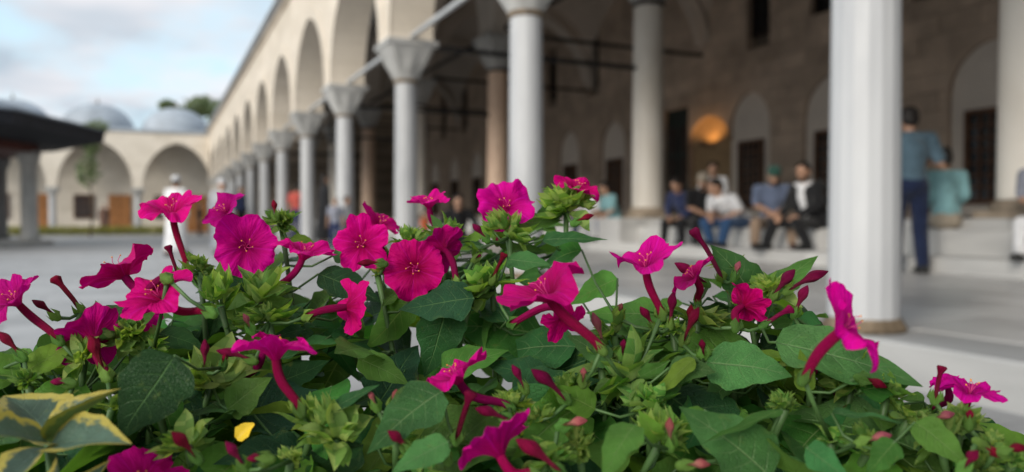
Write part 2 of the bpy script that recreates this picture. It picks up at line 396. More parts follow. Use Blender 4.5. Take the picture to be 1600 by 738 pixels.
pl2 = MB().box((-.38, -.38, 0), (.38, .38, .08)); pl2.lathe([(.37, .082), (.38, .11), (.36, .15), (.34, .17), (.32, .2)], 32); pl2 = pl2.mesh('column_base', M['base_stone']); auto_smooth(pl2)
for k in range(-1, 7):
    y = Y2 + BAY2 * k
    o = link('tall_column', sh2['column_pink' if k in (2, 4) else 'column_cream'], mosque, loc=(X2, y, PU + .21))
    link('capital', cap2, o, loc=(X2, y, C2Z0 + .02)); link('collar', col2, o, loc=(X2, y, C2Z0 - .06)); link('column_base', pl2, o, loc=(X2, y, PU + (.032 if k >= 1 else .004)))
    if k >= 1: MB().box((XS + .06, y - .62, SZ + .005), (X2 + .62, y + .62, PU + .03)).build('pedestal', M['step'], mosque)
    t = MB(); t.box((X2 + .3, y - .04, C2Z1 + .10), (XW, y + .04, C2Z1 + .19)); t.build('tie_rod', M['iron'], mosque)
    t = MB(); t.box((X2 - .035, y + .3, C2Z1 + .10), (X2 + .035, y + BAY2 - .3, C2Z1 + .19)); t.build('tie_rod', M['iron'], mosque)
    if k >= 0:
        t = MB(); t.box((X1 + .3, y - .035, CAPZ1 + .35), (X2 - .28, y + .035, CAPZ1 + .42)); t.build('tie_rod', M['iron'], mosque)
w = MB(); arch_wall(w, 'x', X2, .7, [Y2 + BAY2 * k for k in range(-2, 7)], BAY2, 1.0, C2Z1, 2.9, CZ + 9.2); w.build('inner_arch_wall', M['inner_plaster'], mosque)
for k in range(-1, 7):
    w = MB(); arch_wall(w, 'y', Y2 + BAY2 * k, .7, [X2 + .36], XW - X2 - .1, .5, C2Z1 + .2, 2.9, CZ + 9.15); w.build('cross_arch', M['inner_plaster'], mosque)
# vault over each bay: a shallow dome shell
for k in range(-1, 6):
    m = MB(); cx, cy = (X2 + XW) / 2, Y2 + BAY2 * (k + .5); N = 12; gr = []
    for i in range(N + 1):
        row = []
        for j in range(N + 1):
            a, b = -1 + 2 * i / N, -1 + 2 * j / N
            row.append(len(m.v)); m.v.append(Vector((cx + a * (XW - X2) / 2, cy + b * BAY2 / 2, CZ + 5.6 + 4.2 * math.sqrt(max(0, 1 - .42 * (a*a + b*b) - .16 * a*a*b*b * 1.0)) - .35)))
        gr.append(row)
    for i in range(N):
        for j in range(N): m.f.append((gr[i][j], gr[i+1][j], gr[i+1][j+1], gr[i][j+1]))
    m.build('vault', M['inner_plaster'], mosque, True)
w = MB(); w.box((X2 - .3, -9, CZ + 9.9), (XW + .6, 52, CZ + 10.2)); w.build('upper_roof', M['lead'], mosque)
w = MB(); w.box((XW + .3, -9, 0), (XW + .7, 52, CZ + 9.9)); w.build('wall_core', M['mortar'], mosque)
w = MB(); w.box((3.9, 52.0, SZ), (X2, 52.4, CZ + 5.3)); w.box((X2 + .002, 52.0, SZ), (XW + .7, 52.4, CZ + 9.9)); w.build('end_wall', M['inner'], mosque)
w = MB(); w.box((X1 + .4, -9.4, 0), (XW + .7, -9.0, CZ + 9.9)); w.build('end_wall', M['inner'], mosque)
# openings (y centre, half width, z0, z1 spring, rise)
niches = [(6.6, .9), (10.25, .9), (14.35, .9), (17.3, .82)] + [(24.6 + 3.4 * k, .85) for k in range(8)]
openings = [(y, hw, PZ + .2, CZ + 2.75, 1.0) for y, hw in niches]
door = (20.75, .62, PZ, CZ + 3.7, 0.0); lit = (19.1, .98, CZ + .9, CZ + 2.45, .82)
uppers = [(11.6, .45, CZ + 5.3, CZ + 7.3, 0.), (14.62, .45, CZ + 5.35, CZ + 7.3, 0.), (16.97, .45, CZ + 5.3, CZ + 7.3, 0.)] + [(22.6 + 3.45 * k, .42, CZ + 5.3, CZ + 7.2, 0.) for k in range(8)]
ops = openings + [door, lit] + uppers
def rowtop(z): return PZ + math.ceil((z + .04 - PZ) / .42) * .42
def op_half(o, z):
    y, hw, z0, z1, rise = o
    if z < z0 or z > (rowtop(z1 + rise) if rise else z1): return 0
    return hw
bh, bw = .42, .95; rest = MB(); nblk = 0
row = 0; z = PZ
block_cache = {}
while z < CZ + 9.8:
    zc = z + bh / 2; cuts = []
    for o in ops:
        h = max(op_half(o, z + .05), op_half(o, zc), op_half(o, z + bh - .05)) if o[4] == 0 else op_half(o, zc)
        if h > .02: cuts.append((o[0] - h, o[0] + h))
    cuts.sort(); segs = []; a = -9.0
    for c0, c1 in cuts:
        if c0 > a: segs.append((a, c0))
        a = max(a, c1)
    segs.append((a, 52.0))
    for s0, s1 in segs:
        y = s0
        while y < s1 - .02:
            nxt = (math.floor((y + (.47 if row % 2 else 0)) / bw + 1e-4) + 1) * bw - (.47 if row % 2 else 0)
            y1 = min(nxt, s1)
            if s1 - y1 < .12: y1 = s1
            out_ = rng.uniform(0, .018); 
            near = 9.0 < y < 21.9 and z < CZ + 6.4
            if near and nblk < 300 and y1 - y > .2:
                key = round(y1 - y, 2)
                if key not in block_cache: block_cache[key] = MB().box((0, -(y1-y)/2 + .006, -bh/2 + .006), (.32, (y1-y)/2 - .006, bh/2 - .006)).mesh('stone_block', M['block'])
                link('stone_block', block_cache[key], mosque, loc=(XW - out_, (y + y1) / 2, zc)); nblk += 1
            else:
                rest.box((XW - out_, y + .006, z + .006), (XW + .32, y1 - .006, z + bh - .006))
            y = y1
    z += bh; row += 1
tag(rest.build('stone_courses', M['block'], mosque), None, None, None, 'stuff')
def window(parent, x, y, hw, z0, z1, nb=4, nr=6, frame=M['wood_frame'], axis='x', s=-1, bars=True):
    def B(m, a0, a1, zz0, zz1, d0, d1):
        if axis == 'x': m.box((x + s * d1, a0, zz0) if s < 0 else (x + d0, a0, zz0), (x + s * d0, a1, zz1) if s < 0 else (x + d1, a1, zz1))
        else: m.box((a0, x - d1, zz0), (a1, x - d0, zz1))
    m = MB()
    B(m, y - hw, y - hw + .09, z0, z1, 0, .09); B(m, y + hw - .09, y + hw, z0, z1, 0, .09); B(m, y - hw + .09, y + hw - .09, z1 - .09, z1, 0, .09); B(m, y - hw + .09, y + hw - .09, z0, z0 + .09, 0, .09)
    f = m.build('window', frame, parent)
    m = MB(); B(m, y - hw + .09, y + hw - .09, z0 + .09, z1 - .09, .005, .02); m.build('pane', M['glass'], f)
    if bars:
        for i in range(1, nb):
            m = MB(); c = y - hw + .09 + (2 * hw - .18) * i / nb; B(m, c - .022, c + .022, z0 + .092, z1 - .092, .03, .06); m.build('bar', frame, f)
        for i in range(1, nr):
            m = MB(); c = z0 + .09 + (z1 - z0 - .18) * i / nr; B(m, y - hw + .092, y + hw - .092, c - .022, c + .022, .025, .055); m.build('bar', frame, f)
    return f
for i, (y, hw) in enumerate(niches):
    m = MB(); m.box((XW + .10, y - hw - .05, PZ + .2), (XW + .16, y + hw + .05, CZ + 3.8)); nb = m.build('niche', M['niche'], mosque)
    window(nb, XW + .098, y, hw * .62, PZ + .45, CZ + 2.35, 4, 7, bars=y < 30)
for y, hw, z0, z1, r_ in openings + [lit]:
    m = MB(); arch_wall(m, 'x', XW + .12, .26, [y - hw], 2 * hw, .012, z1, r_, rowtop(z1 + r_) - .003, 24); m.build('niche_arch', M['block'], mosque)
for y, hw, z0, z1, r_ in uppers: window(mosque, XW + .25, y, hw, z0, z1, bars=False, frame=M['wood_dark'])
m = MB(); m.box((XW + .1, door[0] - .62, PZ), (XW + .2, door[0] + .62, CZ + 3.7)); dr = m.build('door', plain('dark_green_paint', (.012, .022, .018), .5, .3, 3), mosque)
for i in (-1, 1):
    for zz in (1.0, 2.0, 3.0):
        m = MB(); m.box((XW + .07, door[0] + i * .3 - .2, zz), (XW + .098, door[0] + i * .3 + .2, zz + .85)); m.build('door_panel', M['wood_dark'], dr)
# lit semi-dome niche with its lamp
m = MB(); N = 14; grd = []
for i in range(N + 1):
    row_ = []
    for j in range(N + 1):
        a, b = math.pi * i / N, math.pi / 2 * j / N
        row_.append(len(m.v)); fl_ = 1 - .05 * abs(math.sin(a * 7))
        m.v.append(Vector((XW + .02 + .26 * math.sin(a) * math.cos(b) * fl_ , lit[0] - lit[1] * 1.02 * math.cos(a) * math.cos(b) * 1.0, CZ + 2.45 + .85 * math.sin(b) )))
    grd.append(row_)
for i in range(N):
    for j in range(N): m.f.append((grd[i][j], grd[i+1][j], grd[i+1][j+1], grd[i][j+1]))
nh = m.build('lit_niche', M['niche_lit'], mosque, True)
m = MB(); m.box((XW + .22, lit[0] - 1.0, CZ + .9), (XW + .3, lit[0] + 1.0, CZ + 3.3)); m.build('niche_back', M['niche_lit'], nh)
m = MB(); m.lathe([(.03, 0), (.12, .05), (.16, .12), (.15, .125), (.10, .06), (.02, .03)], 20, (XW - .22, lit[0], CZ + 2.30)); m.box((XW - .2, lit[0] - .02, CZ + 2.30), (XW + .25, lit[0] + .02, CZ + 2.33))
sc = m.build('wall_lamp', M['bronze'], None, True); tag(sc, 'bowl wall lamp throwing warm light up into the arched niche', 'lamp')
ld = bpy.data.lights.new('lamp_light', 'SPOT'); ld.energy = 13; ld.color = (1.0, .50, .16); ld.spot_size = R(150); ld.spot_blend = .6; ld.shadow_soft_size = .06
lo = bpy.data.objects.new('lamp_light', ld); COL.objects.link(lo); lo.location = (XW - .2, lit[0], CZ + 2.43); lo.rotation_euler = (R(180), R(0), 0); set_parent(lo, sc)
lo.rotation_euler = Vector((-.35, -.1, -1)).to_track_quat('Z', 'Y').to_euler()

# ------------------------------------------------------------------ far wing with domes
YF = 50.0
wing = empty('courtyard_wing', (-6, YF, 0)); tag(wing, 'low cream stone wing with wide arches and lead domes closing the courtyard', 'building')
FB = 4.32; ws = [X1 + .12 - FB * (k + 1) for k in range(8)][::-1]
w = MB(); arch_wall(w, 'y', YF, .6, ws, FB, .5, CAPZ1 - .6, 2.7, CZ + 5.2); w.build('arch_wall', M['facade_far'], wing)
w = MB(); w.box((ws[0] - 1, YF - .42, CZ + 5.204), (X1 - .4, YF + .4, CZ + 5.36)); w.build('cornice', M['lead'], wing)
w = MB(); w.box((ws[0] - 1, YF + 2.2, 0), (X1 + 1.0, YF + 2.6, CZ + 5.2)); w.build('back_wall', M['facade_far'], wing)
w = MB(); w.box((ws[0] - 1, YF + .31, CZ + 4.9), (X1 + 1, YF + 5.0, CZ + 5.19)); w.build('flat_roof', M['lead'], wing)
colf = shaft_mesh('column', .19, .17, CAPZ1 - .6 - .5 - .05, M['column'], 32, 0)
capf = capital_mesh('capital', .18, .72, .5, M['capital'])
dome_p = [(2.2, 0), (2.2, .25)] + [(2.0 * math.cos(q), .25 + 1.6 * math.sin(q)) for q in [R(a) for a in range(0, 90, 9)]] + [(.05, 1.87)]
dome = MB().lathe(dome_p, 40); dome = dome.mesh('dome', M['lead']); auto_smooth(dome, 30)
fin = MB().lathe([(.06, 0), (.09, .1), (.03, .2), (.012, .4)], 12).mesh('finial', M['bronze'], True)
for k, s in enumerate(ws):
    o = link('column', colf, wing, loc=(s, YF, .05)); link('capital', capf, o, loc=(s, YF, CAPZ1 - 1.1))
    cx = s + FB / 2
    d = link('dome', dome, wing, loc=(cx, YF + 2.4, CZ + 5.19)); link('finial', fin, d, loc=(cx, YF + 2.4, CZ + 7.04))
    m = MB(); m.box((cx + .55, YF + 2.08, .1), (cx + 1.75, YF + 2.19, 2.35)); dd = m.build('door', M['wood_door'], wing)
    for q in range(2):
        m = MB(); m.box((cx + .65 + q * .55, YF + 2.05, .3), (cx + 1.1 + q * .55, YF + 2.078, 2.2)); m.build('door_leaf', M['wood_door'], dd)
    window(wing, YF + 2.19, cx - .75, .55, .9, 2.35, 3, 4, axis='y')
# ------------------------------------------------------------------ fountain pavilion at the left
PC = Vector((-7.8, 27.95, .12))
pav = empty('fountain_pavilion', PC); tag(pav, 'fountain pavilion with dark wooden eaves and lead roof at the left edge', 'pavilion')
def octo(r, z, off=R(0), n=8): return [(PC.x + r * math.cos(off + 2*math.pi*j/n), PC.y + r * math.sin(off + 2*math.pi*j/n), z) for j in range(n)]
MB().rings([octo(4.9, .0), octo(4.9, .16)]).build('base_step', M['pillar_pale'], pav)
MB().rings([octo(6.3, 3.27), octo(6.36, 3.62)]).build('eave_board', M['eave'], pav)
MB().rings([octo(5.2, 3.12), octo(6.2, 3.268)]).build('eave_soffit', M['eave'], pav)
MB().rings([octo(6.4, 3.623), octo(6.42, 3.68), octo(4.9, 4.02), octo(3.6, 4.45), octo(1.8, 4.9), octo(.1, 5.1)]).build('roof', M['lead_dark'], pav)
MB().rings([octo(4.5, 2.87), octo(4.5, 3.118)]).build('beam_ring', M['wood_red'], pav)
for j in range(8):
    a = math.pi / 4 * j; c = (PC.x + 4.25 * math.cos(a), PC.y + 4.25 * math.sin(a), .162)
    m = MB(); m.lathe([(.30, 0), (.30, .14), (.24, .18), (.225, 2.2), (.24, 2.37), (.32, 2.57), (.34, 2.75)], 24, c); m.build('pillar', M['pillar_grey'] if j % 2 else M['pillar_pale'], pav, True)
MB().lathe([(1.2, .162), (1.25, .95), (1.1, 1.0), (1.0, .9)], 16, PC).build('basin', M['pillar_pale'], pav)
# ------------------------------------------------------------------ trees and hedge
def leafmat(name, c, c2=None, trans=.35, rough=.55):
    m, n, l, b = new_mat(name)
    oi = n.new('ShaderNodeNewGeometry'); nz = n.new('ShaderNodeTexNoise'); nz.inputs['Scale'].default_value = 1.7
    l.new(oi.outputs['Position'], nz.inputs['Vector'])
    rp = n.new('ShaderNodeValToRGB'); e = rp.color_ramp.elements; e[0].position, e[1].position = .35, .65
    e[0].color = c + (1,); e[1].color = (c2 or c) + (1,); l.new(nz.outputs['Fac'], rp.inputs[0]); l.new(rp.outputs[0], b.inputs['Base Color'])
    b.inputs['Roughness'].default_value = rough
    tr = n.new('ShaderNodeBsdfTranslucent'); l.new(rp.outputs[0], tr.inputs['Color'])
    mx = n.new('ShaderNodeMixShader'); mx.inputs[0].default_value = trans
    l.new(b.outputs[0], mx.inputs[1]); l.new(tr.outputs[0], mx.inputs[2]); l.new(mx.outputs[0], n['Material Output'].inputs['Surface'])
    return m
M['tree_leaf'] = leafmat('tree_leaves', (.15, .20, .09), (.24, .29, .13))
M['hedge_leaf'] = leafmat('hedge_leaves', (.26, .27, .06), (.38, .36, .09))
M['bark'] = stone('bark', (.12, .09, .06), .3, .9, 12, .6)
def crown(blobs, nleaf, size, seed):
    r = random.Random(seed); m = MB()
    for c, rad in blobs:
        for _ in range(nleaf):
            d = Vector((r.gauss(0, 1), r.gauss(0, 1), r.gauss(0, 1))).normalized() * (r.random() ** .45)
            p = Vector(c) + Vector((d.x * rad[0], d.y * rad[1], d.z * rad[2]))
            a = Vector((r.gauss(0, 1), r.gauss(0, 1), r.gauss(0, .6))).normalized(); b = a.orthogonal().normalized()
            s = size * r.uniform(.6, 1.3); m.quad(p - a * s, p + b * s * .5, p + a * s, p - b * s * .5)
    return m
def tree(name, base, top, blobs, nleaf, size, label, seed, rt=.12):
    t = empty(name, base); tag(t, label, 'tree'); b = Vector(base); tp = Vector(top); m = MB()
    pts = [b.lerp(tp, k / 5) + Vector((.1 * math.sin(k * 1.7), .1 * math.cos(k * 2.1), 0)) * (k > 0) for k in range(6)]
    m.tube(pts, [rt * (1 - .14 * k) for k in range(6)], 8)
    for c, rad in blobs: m.tube([pts[3], pts[3].lerp(Vector(c), .5) + Vector((0, 0, .1)), Vector(c)], [rt * .45, rt * .3, rt * .12], 6)
    m.build('trunk', M['bark'], t, True)
    crown(blobs, nleaf, size, seed).build('crown', M['tree_leaf'], t)
a = at(140, 346, 36); c = lambda px, py, z: tuple(at(px, py, z))
tree('young_tree', (a.x, a.y, 0), c(146, 190, 36), [(c(152, 200, 36), (.55, .55, .4)), (c(138, 268, 36), (.5, .5, .75)), (c(142, 228, 36), (.35, .35, .5))], 130, .16, 'slender young tree standing beside the fountain pavilion', 3, .05)
a = at(312, 346, 62); tree('broad_tree', (a.x, a.y, 0), c(308, 190, 62), [(c(316, 166, 62), (1.4, 1.4, .9)), (c(335, 172, 62), (1.2, 1.2, .9)), (c(292, 178, 62), (1.2, 1.2, .7)), (c(262, 166, 62), (.7, .7, .5))], 260, .3, 'leafy tree rising behind the right lead dome', 5, .3)
hx0, hx1 = at(60, 346, 46), at(232, 346, 46)
hm = MB(); r_ = random.Random(2)
hedge = empty('low_hedge', (hx0.x, YF - 2.6, 0)); tag(hedge, 'low yellow green hedge along the far wing', 'hedge')
for i in range(5000):
    p = Vector((r_.uniform(-8.5, 1.2), YF - 2.6 + r_.uniform(-.35, .35), r_.uniform(.02, .48) ** 1.0)); a_ = Vector((r_.gauss(0, 1), r_.gauss(0, 1), r_.gauss(0, 1))).normalized(); b_ = a_.orthogonal().normalized()
    hm.quad(p - a_ * .06, p + b_ * .04, p + a_ * .06, p - b_ * .04)
hm.build('foliage', M['hedge_leaf'], hedge)
hs_ = MB()
for i in range(40): hs_.tube([(-8.3 + i * .24, YF - 2.6, 0), (-8.3 + i * .24 + r_.uniform(-.05, .05), YF - 2.6, .4)], [.015, .008], 5)
hs_.build('stems', M['bark'], hedge)

# ------------------------------------------------------------------ people
def cloth(name, c, var=.18): return plain(name, c, .85, var, 6, spec=.2, sheen=.15)
SK = plain('skin', (.42, .24, .16), .55, .1, 6); HAIR = plain('dark_hair', (.012, .009, .008), .6, .3, 40); EYE = plain('eye_dark', (.02, .015, .012), .3, .1)
BEARD = HAIR
SHOE = plain('black_leather', (.012, .012, .013), .4, .2); SHOEB = plain('brown_leather', (.07, .03, .02), .45, .2)
PM = {k: cloth('cloth_' + k, v) for k, v in dict(bluegrey=(.085, .14, .185), navy=(.012, .02, .055), teal=(.22, .41, .44), beige=(.35, .30, .24), white=(.72, .72, .74), black=(.012, .012, .014), steel=(.12, .15, .23), khaki=(.28, .20, .145), jeans=(.03, .075, .17), grey=(.24, .25, .30), red=(.48, .09, .07), green=(.03, .09, .07), brown=(.14, .08, .06), orange=(.55, .13, .05), darkblue=(.03, .04, .1)).items()}
def fuse(m, name, mat, parent, vox, smooth=6):
    me = m.mesh('tmp', None); o = bpy.data.objects.new('tmp', me); COL.objects.link(o)
    md = o.modifiers.new('r', 'REMESH'); md.mode = 'VOXEL'; md.voxel_size = vox; md.use_smooth_shade = True
    if smooth: s = o.modifiers.new('s', 'SMOOTH'); s.factor = .5; s.iterations = smooth
    dg = bpy.context.evaluated_depsgraph_get(); nm = bpy.data.meshes.new_from_object(o.evaluated_get(dg), depsgraph=dg)
    bpy.data.objects.remove(o); nm.name = name; nm.materials.clear(); nm.materials.append(mat)
    for p in nm.polygons: p.use_smooth = True
    return link(name, nm, parent, False)
def person(label, loc, rz, shirt, trousers, pose='stand', seat=.45, lean=0., head=(0, 0), arms=None, legs=None, cap=None, beard=False, robe=False, shoe=SHOE, sleeve='short', H=1.72, vox=.014, spread=.14, group=None, jacket=None, longhair=False):
    root = empty('person', loc, rz); tag(root, label, 'person', group); k = H / 1.72
    V = lambda x, y, z: Vector((x, y, z)) * k            # faces -Y
    if pose == 'stand':
        pel = V(0, 0, .93); hz = .0; 
        kn = [V(-.10, -.02, .50), V(.10, -.02, .50)]; an = [V(-.11, .02, .08), V(.11, .02, .08)]
        if legs: an = [V(-.10, legs[0], .08), V(.10, legs[1], .08)]; kn = [V(-.10, legs[0] * .45 - .04, .50), V(.10, legs[1] * .45 - .04, .50)]
    else:
        pel = Vector((0, 0, seat + .10 * k))
        kn = [Vector((-spread, -.44 * k, seat + .07)), Vector((spread, -.44 * k, seat + .07))]
        an = [Vector((-spread - .01, -.46 * k, .08)), Vector((spread + .01, -.42 * k, .08))]
        if legs: an = [Vector((-spread, legs[0], .08)), Vector((spread, legs[1], .08))]
    ax = Matrix.Rotation(lean, 3, 'X')                    # + leans forward (towards -Y)
    T = lambda x, y, z: pel + ax @ V(x, y, z)
    chest = T(0, 0, .34); neck = T(0, -.01, .53)
    hax = Matrix.Rotation(head[1], 3, 'Z') @ Matrix.Rotation(lean * .6 + head[0], 3, 'X')
    hc = neck + hax @ V(0, -.02, .135)
    Hd = lambda x, y, z: hc + hax @ V(x, y, z)
    sh = [T(-.185, 0, .47), T(.185, 0, .47)]
    if arms is None: arms = ['down', 'down'] if pose == 'stand' else ['knee', 'knee']
    el, wr = [], []
    for i, s in enumerate((-1, 1)):
        a = arms[i]
        if a == 'down': e_ = sh[i] + V(s * .05, .03, -.28); w_ = e_ + V(s * .01, -.06, -.25)
        elif a == 'bent': e_ = sh[i] + V(s * .08, .04, -.27); w_ = e_ + V(-s * .06, -.22, .06)
        elif a == 'knee': w_ = kn[i].lerp(pel, .2) + Vector((0, -.02, .09 * k)); e_ = sh[i].lerp(w_, .5) + V(s * .09, .07, -.05)
        elif a == 'lap': w_ = kn[i].lerp(kn[1 - i], .45).lerp(pel, .3) + Vector((0, 0, .12 * k)); e_ = sh[i].lerp(w_, .5) + V(s * .1, .06, -.06)
        else: e_, w_ = [pel + V(*q) for q in a]
        el.append(e_); wr.append(w_)
    b = MB()
    b.ell(Hd(0, .012, .025), (.076*k, .096*k, .102*k), 16, hax); b.ell(Hd(0, -.022, -.05), (.056*k, .066*k, .066*k), 14, hax)
    b.capsule(Hd(0, -.088, .01), Hd(0, -.108, -.028), .011*k, .017*k, 8)
    for s in (-1, 1): b.ell(Hd(s * .078, .012, -.005), (.012*k, .02*k, .032*k), 8, hax)
    b.capsule(Hd(-.018, -.083, -.062), Hd(.018, -.083, -.062), .01*k, .01*k, 6)
    b.capsule(neck + V(0, 0, -.05), Hd(0, .015, -.06), .055*k, .052*k)
    b.capsule(chest, pel + V(0, 0, .03), .12*k, .11*k); b.capsule(sh[0], sh[1], .05*k, .05*k)
    for i, s in enumerate((-1, 1)):
        b.capsule(sh[i], el[i], .048*k, .040*k); b.capsule(el[i], wr[i], .040*k, .028*k)
        d = (wr[i] - el[i]).normalized(); sd_ = d.orthogonal().normalized() if abs(d.z) < .5 else Vector((0, -1, 0)); sd_ = (sd_ - d * sd_.dot(d)).normalized(); nn = d.cross(sd_)
        pc = wr[i] + d * .055 * k; b.capsule(wr[i] + d * .02 * k, pc, .028 * k, .034 * k, 8)
        for q in range(4):
            f0 = pc + sd_ * (q - 1.5) * .019 * k + d * .02 * k; L = (.062, .072, .068, .052)[q] * k; f1 = f0 + d * L * .5 + nn * .008; b.capsule(f0, f1, .0105*k, .010*k, 6); b.capsule(f1, f1 + d * L * .42 + nn * .022, .010*k, .008*k, 6)
        b.capsule(wr[i] + d * .03 * k + sd_ * .022 * k, wr[i] + d * .075 * k + sd_ * .052 * k + nn * .01, .012*k, .010*k, 6)
        hp = pel + V(s * .085, 0, -.03); b.capsule(hp, kn[i], .07*k, .052*k); b.capsule(kn[i], an[i], .05*k, .036*k)
        b.capsule(an[i] + Vector((0, .03, -.035)), an[i] + Vector((s*.02, -.15*k, -.05)), .035*k, .028*k, 8)
    fuse(b, 'body', SK, root, vox * .8, 3)
    sm = MB()
    if not robe:
        sm.ell(chest + V(0, 0, -.02), (.172*k, .125*k, .19*k), 16, ax); sm.capsule(chest, pel + V(0, 0, .02), .135*k, .135*k); sm.ell(pel + ax @ V(0, .0, .06), (.165*k, .125*k, .14*k), 16, ax)
    else:
        sm.ell(chest + V(0, 0, -.02), (.18*k, .135*k, .2*k), 16); sm.rings([[V(r0 * math.cos(q*math.pi/8), r1 * math.sin(q*math.pi/8) + (legs[0]+legs[1])/2*f if legs else r1*math.sin(q*math.pi/8), z) for q in range(16)] for r0, r1, z, f in ((.25, .24, .13, 1), (.23, .2, .5, .6), (.2, .15, .9, 0), (.17, .13, 1.25, 0))])
    sm.capsule(sh[0], sh[1], .066*k, .066*k); sm.capsule(neck + V(0, 0, -.07), neck + V(0, 0, -.035), .085*k, .066*k)
    for i in range(2):
        if sleeve == 'short': sm.capsule(sh[i], sh[i].lerp(el[i], .8), .068*k, .064*k)
        else: sm.capsule(sh[i], el[i], .066*k, .055*k); sm.capsule(el[i], el[i].lerp(wr[i], .9), .055*k, .044*k)
    fuse(sm, 'robe' if robe else 'shirt', PM[shirt], root, vox)
    if jacket:
        jm = MB()
        for s in (-1, 1):
            jm.capsule(chest + ax @ V(s * .125, -.02, .06), pel + ax @ V(s * .115, -.045, -.02), .112*k, .12*k); 
        jm.capsule(chest + ax @ V(0, .06, .08), pel + ax @ V(0, .06, .05), .11*k, .11*k); jm.capsule(sh[0] + V(0, .03, 0), sh[1] + V(0, .03, 0), .075*k, .075*k)
        for i in range(2): jm.capsule(sh[i], el[i], .076*k, .064*k); jm.capsule(el[i], el[i].lerp(wr[i], .92), .064*k, .05*k)
        fuse(jm, 'jacket', PM[jacket], root, vox)
    if not robe:
        tm = MB(); tm.ell(pel + V(0, .01, -.02), (.172*k, .135*k, .13*k), 16)
        for i, s in enumerate((-1, 1)):
            hp = pel + V(s * .085, 0, -.03); tm.capsule(hp, kn[i], .094*k, .074*k); tm.capsule(kn[i], an[i] + V(0, 0, .02), .074*k, .062*k)
        fuse(tm, 'trousers', PM[trousers], root, vox)
    for i, s in enumerate((-1, 1)):
        f = MB(); f.capsule(an[i] + Vector((0, .035, -.03)), an[i] + Vector((s*.02, -.16*k, -.042)), .046*k, .038*k, 10); f.box(tuple(an[i] + Vector((-.04, -.19*k, -.078))), tuple(an[i] + Vector((.04, .07, -.055))))
        fuse(f, 'shoe', shoe, root, .012, 3)
    hm = MB()
    if cap:
        hm.rings([[Hd(r * .84 * math.cos(q*math.pi/9), .012 + r * 1.02 * math.sin(q*math.pi/9), z) for q in range(18)] for r, z in ((.098, .03), (.101, .06), (.098, .10), (.08, .135), (.03, .148))])
        link('cap', hm.mesh('cap', PM[cap], True), root, False)
        hm = MB(); hm.ell(Hd(0, .035, .005), (.083*k, .085*k, .075*k), 14, hax)
    else:
        hm.ell(Hd(0, .03, .055), (.086*k, .098*k, .085*k), 16, hax); hm.ell(Hd(0, .06, .0), (.082*k, .065*k, .085*k), 14, hax)
        if longhair: hm.ell(Hd(0, .07, -.1), (.09*k, .06*k, .16*k), 14, hax)
    fuse(hm, 'hair', HAIR, root, .012, 3)
    if beard:
        bm_ = MB(); bm_.ell(Hd(0, -.03, -.072), (.062*k, .064*k, .05*k), 14, hax); fuse(bm_, 'beard', HAIR, root, .011, 2)
    for s in (-1, 1):
        e_ = MB(); e_.ell(Hd(s * .03, -.078, .012), (.011*k, .008*k, .007*k), 8, hax); e_.build('eye', EYE, root, True, keep=False)
    return root
FX = XP + .12                                             # where hips of people sitting on the platform rest
def sit_on_edge(label, px, rz, shirt, trousers, **kw):
    x, y = ground_pt(px, FX); return person(label, (x, y, LZ), rz, shirt, trousers, 'sit', seat=PZ - LZ, H=1.74, **kw)
x, y = ground_pt(1421, 7.28)
pr = person('man in blue grey tee and navy trousers standing turned away by the near column', (x, y, SZ), R(180 - 30), 'bluegrey', 'navy', H=1.76, arms=['bent', 'bent'], head=(.18, -.1), vox=.011, legs=(.06, -.06)); pr.scale = (1.08, 1.06, 1)
x, y = ground_pt(1479, 8.1)
person('man in light teal shirt and beige trousers sitting bowed behind the standing man', (x, y, LZ), R(140), 'teal', 'beige', 'sit', seat=PZ - LZ + .03, lean=.16, head=(.05, .1), sleeve='long', vox=.012, H=1.76, arms=[((-.20, .0, .24), (-.15, -.2, .12)), ((.20, .0, .24), (.15, -.2, .12))], spread=.12).scale = (.92, .95, 1)
x, y = ground_pt(1640, 7.95)
person('seated man in grey shirt and white trousers cut off by the right frame edge', (x, y, LZ), R(-70), 'grey', 'white', 'sit', seat=PZ - LZ, lean=.3, arms=['lap', 'lap'])
def bulk(o, s=1.12): o.scale = (s, s, 1)
bulk(sit_on_edge('bearded man in black jacket over white shirt sitting on the step, rightmost of the row', 1274, R(-95), 'white', 'black', lean=.3, head=(.05, .5), jacket='black', sleeve='long', beard=True, vox=.012, spread=.2, legs=(-.55, -.3)))
bulk(sit_on_edge('man in blue grey shirt, khaki trousers and green cap sitting on the step', 1207, R(-42), 'steel', 'khaki', lean=.3, head=(.3, .1), cap='green', beard=True, arms=['lap', 'lap'], shoe=SHOEB, vox=.012, spread=.21))
bulk(sit_on_edge('man in white tee and blue jeans leaning forward on the step', 1160, R(-88), 'white', 'jeans', lean=.8, head=(-.1, -.1), vox=.012, arms=['knee', 'knee'], spread=.2, legs=(-.35, -.52)), 1.18)
bulk(sit_on_edge('man in black shirt and pale cap sitting at the left end of the row', 1094, R(-25), 'black', 'black', lean=.35, cap='beige', head=(.2, -.3), sleeve='short', vox=.012, beard=True, arms=['lap', 'knee'], spread=.17))
x, y = ground_pt(1118, FX + .8); person('dark haired man in white shirt sitting behind the row of men', (x, y, PU), R(-60), 'white', 'grey', 'sit', seat=.12, lean=.2, head=(.2, .3))
bulk(sit_on_edge('person in dark clothes sitting half hidden behind the capped man', 1076, R(-70), 'darkblue', 'black', lean=.5, head=(.3, 0), sleeve='long'), 1.05)
x, y = ground_pt(962, 8.05); person('man in teal shirt and grey trousers sitting beside the tall cream column', (x, y, LZ), R(-95), 'teal', 'grey', 'sit', seat=PZ - LZ, lean=.32, head=(.25, 0), arms=['knee', 'knee'])
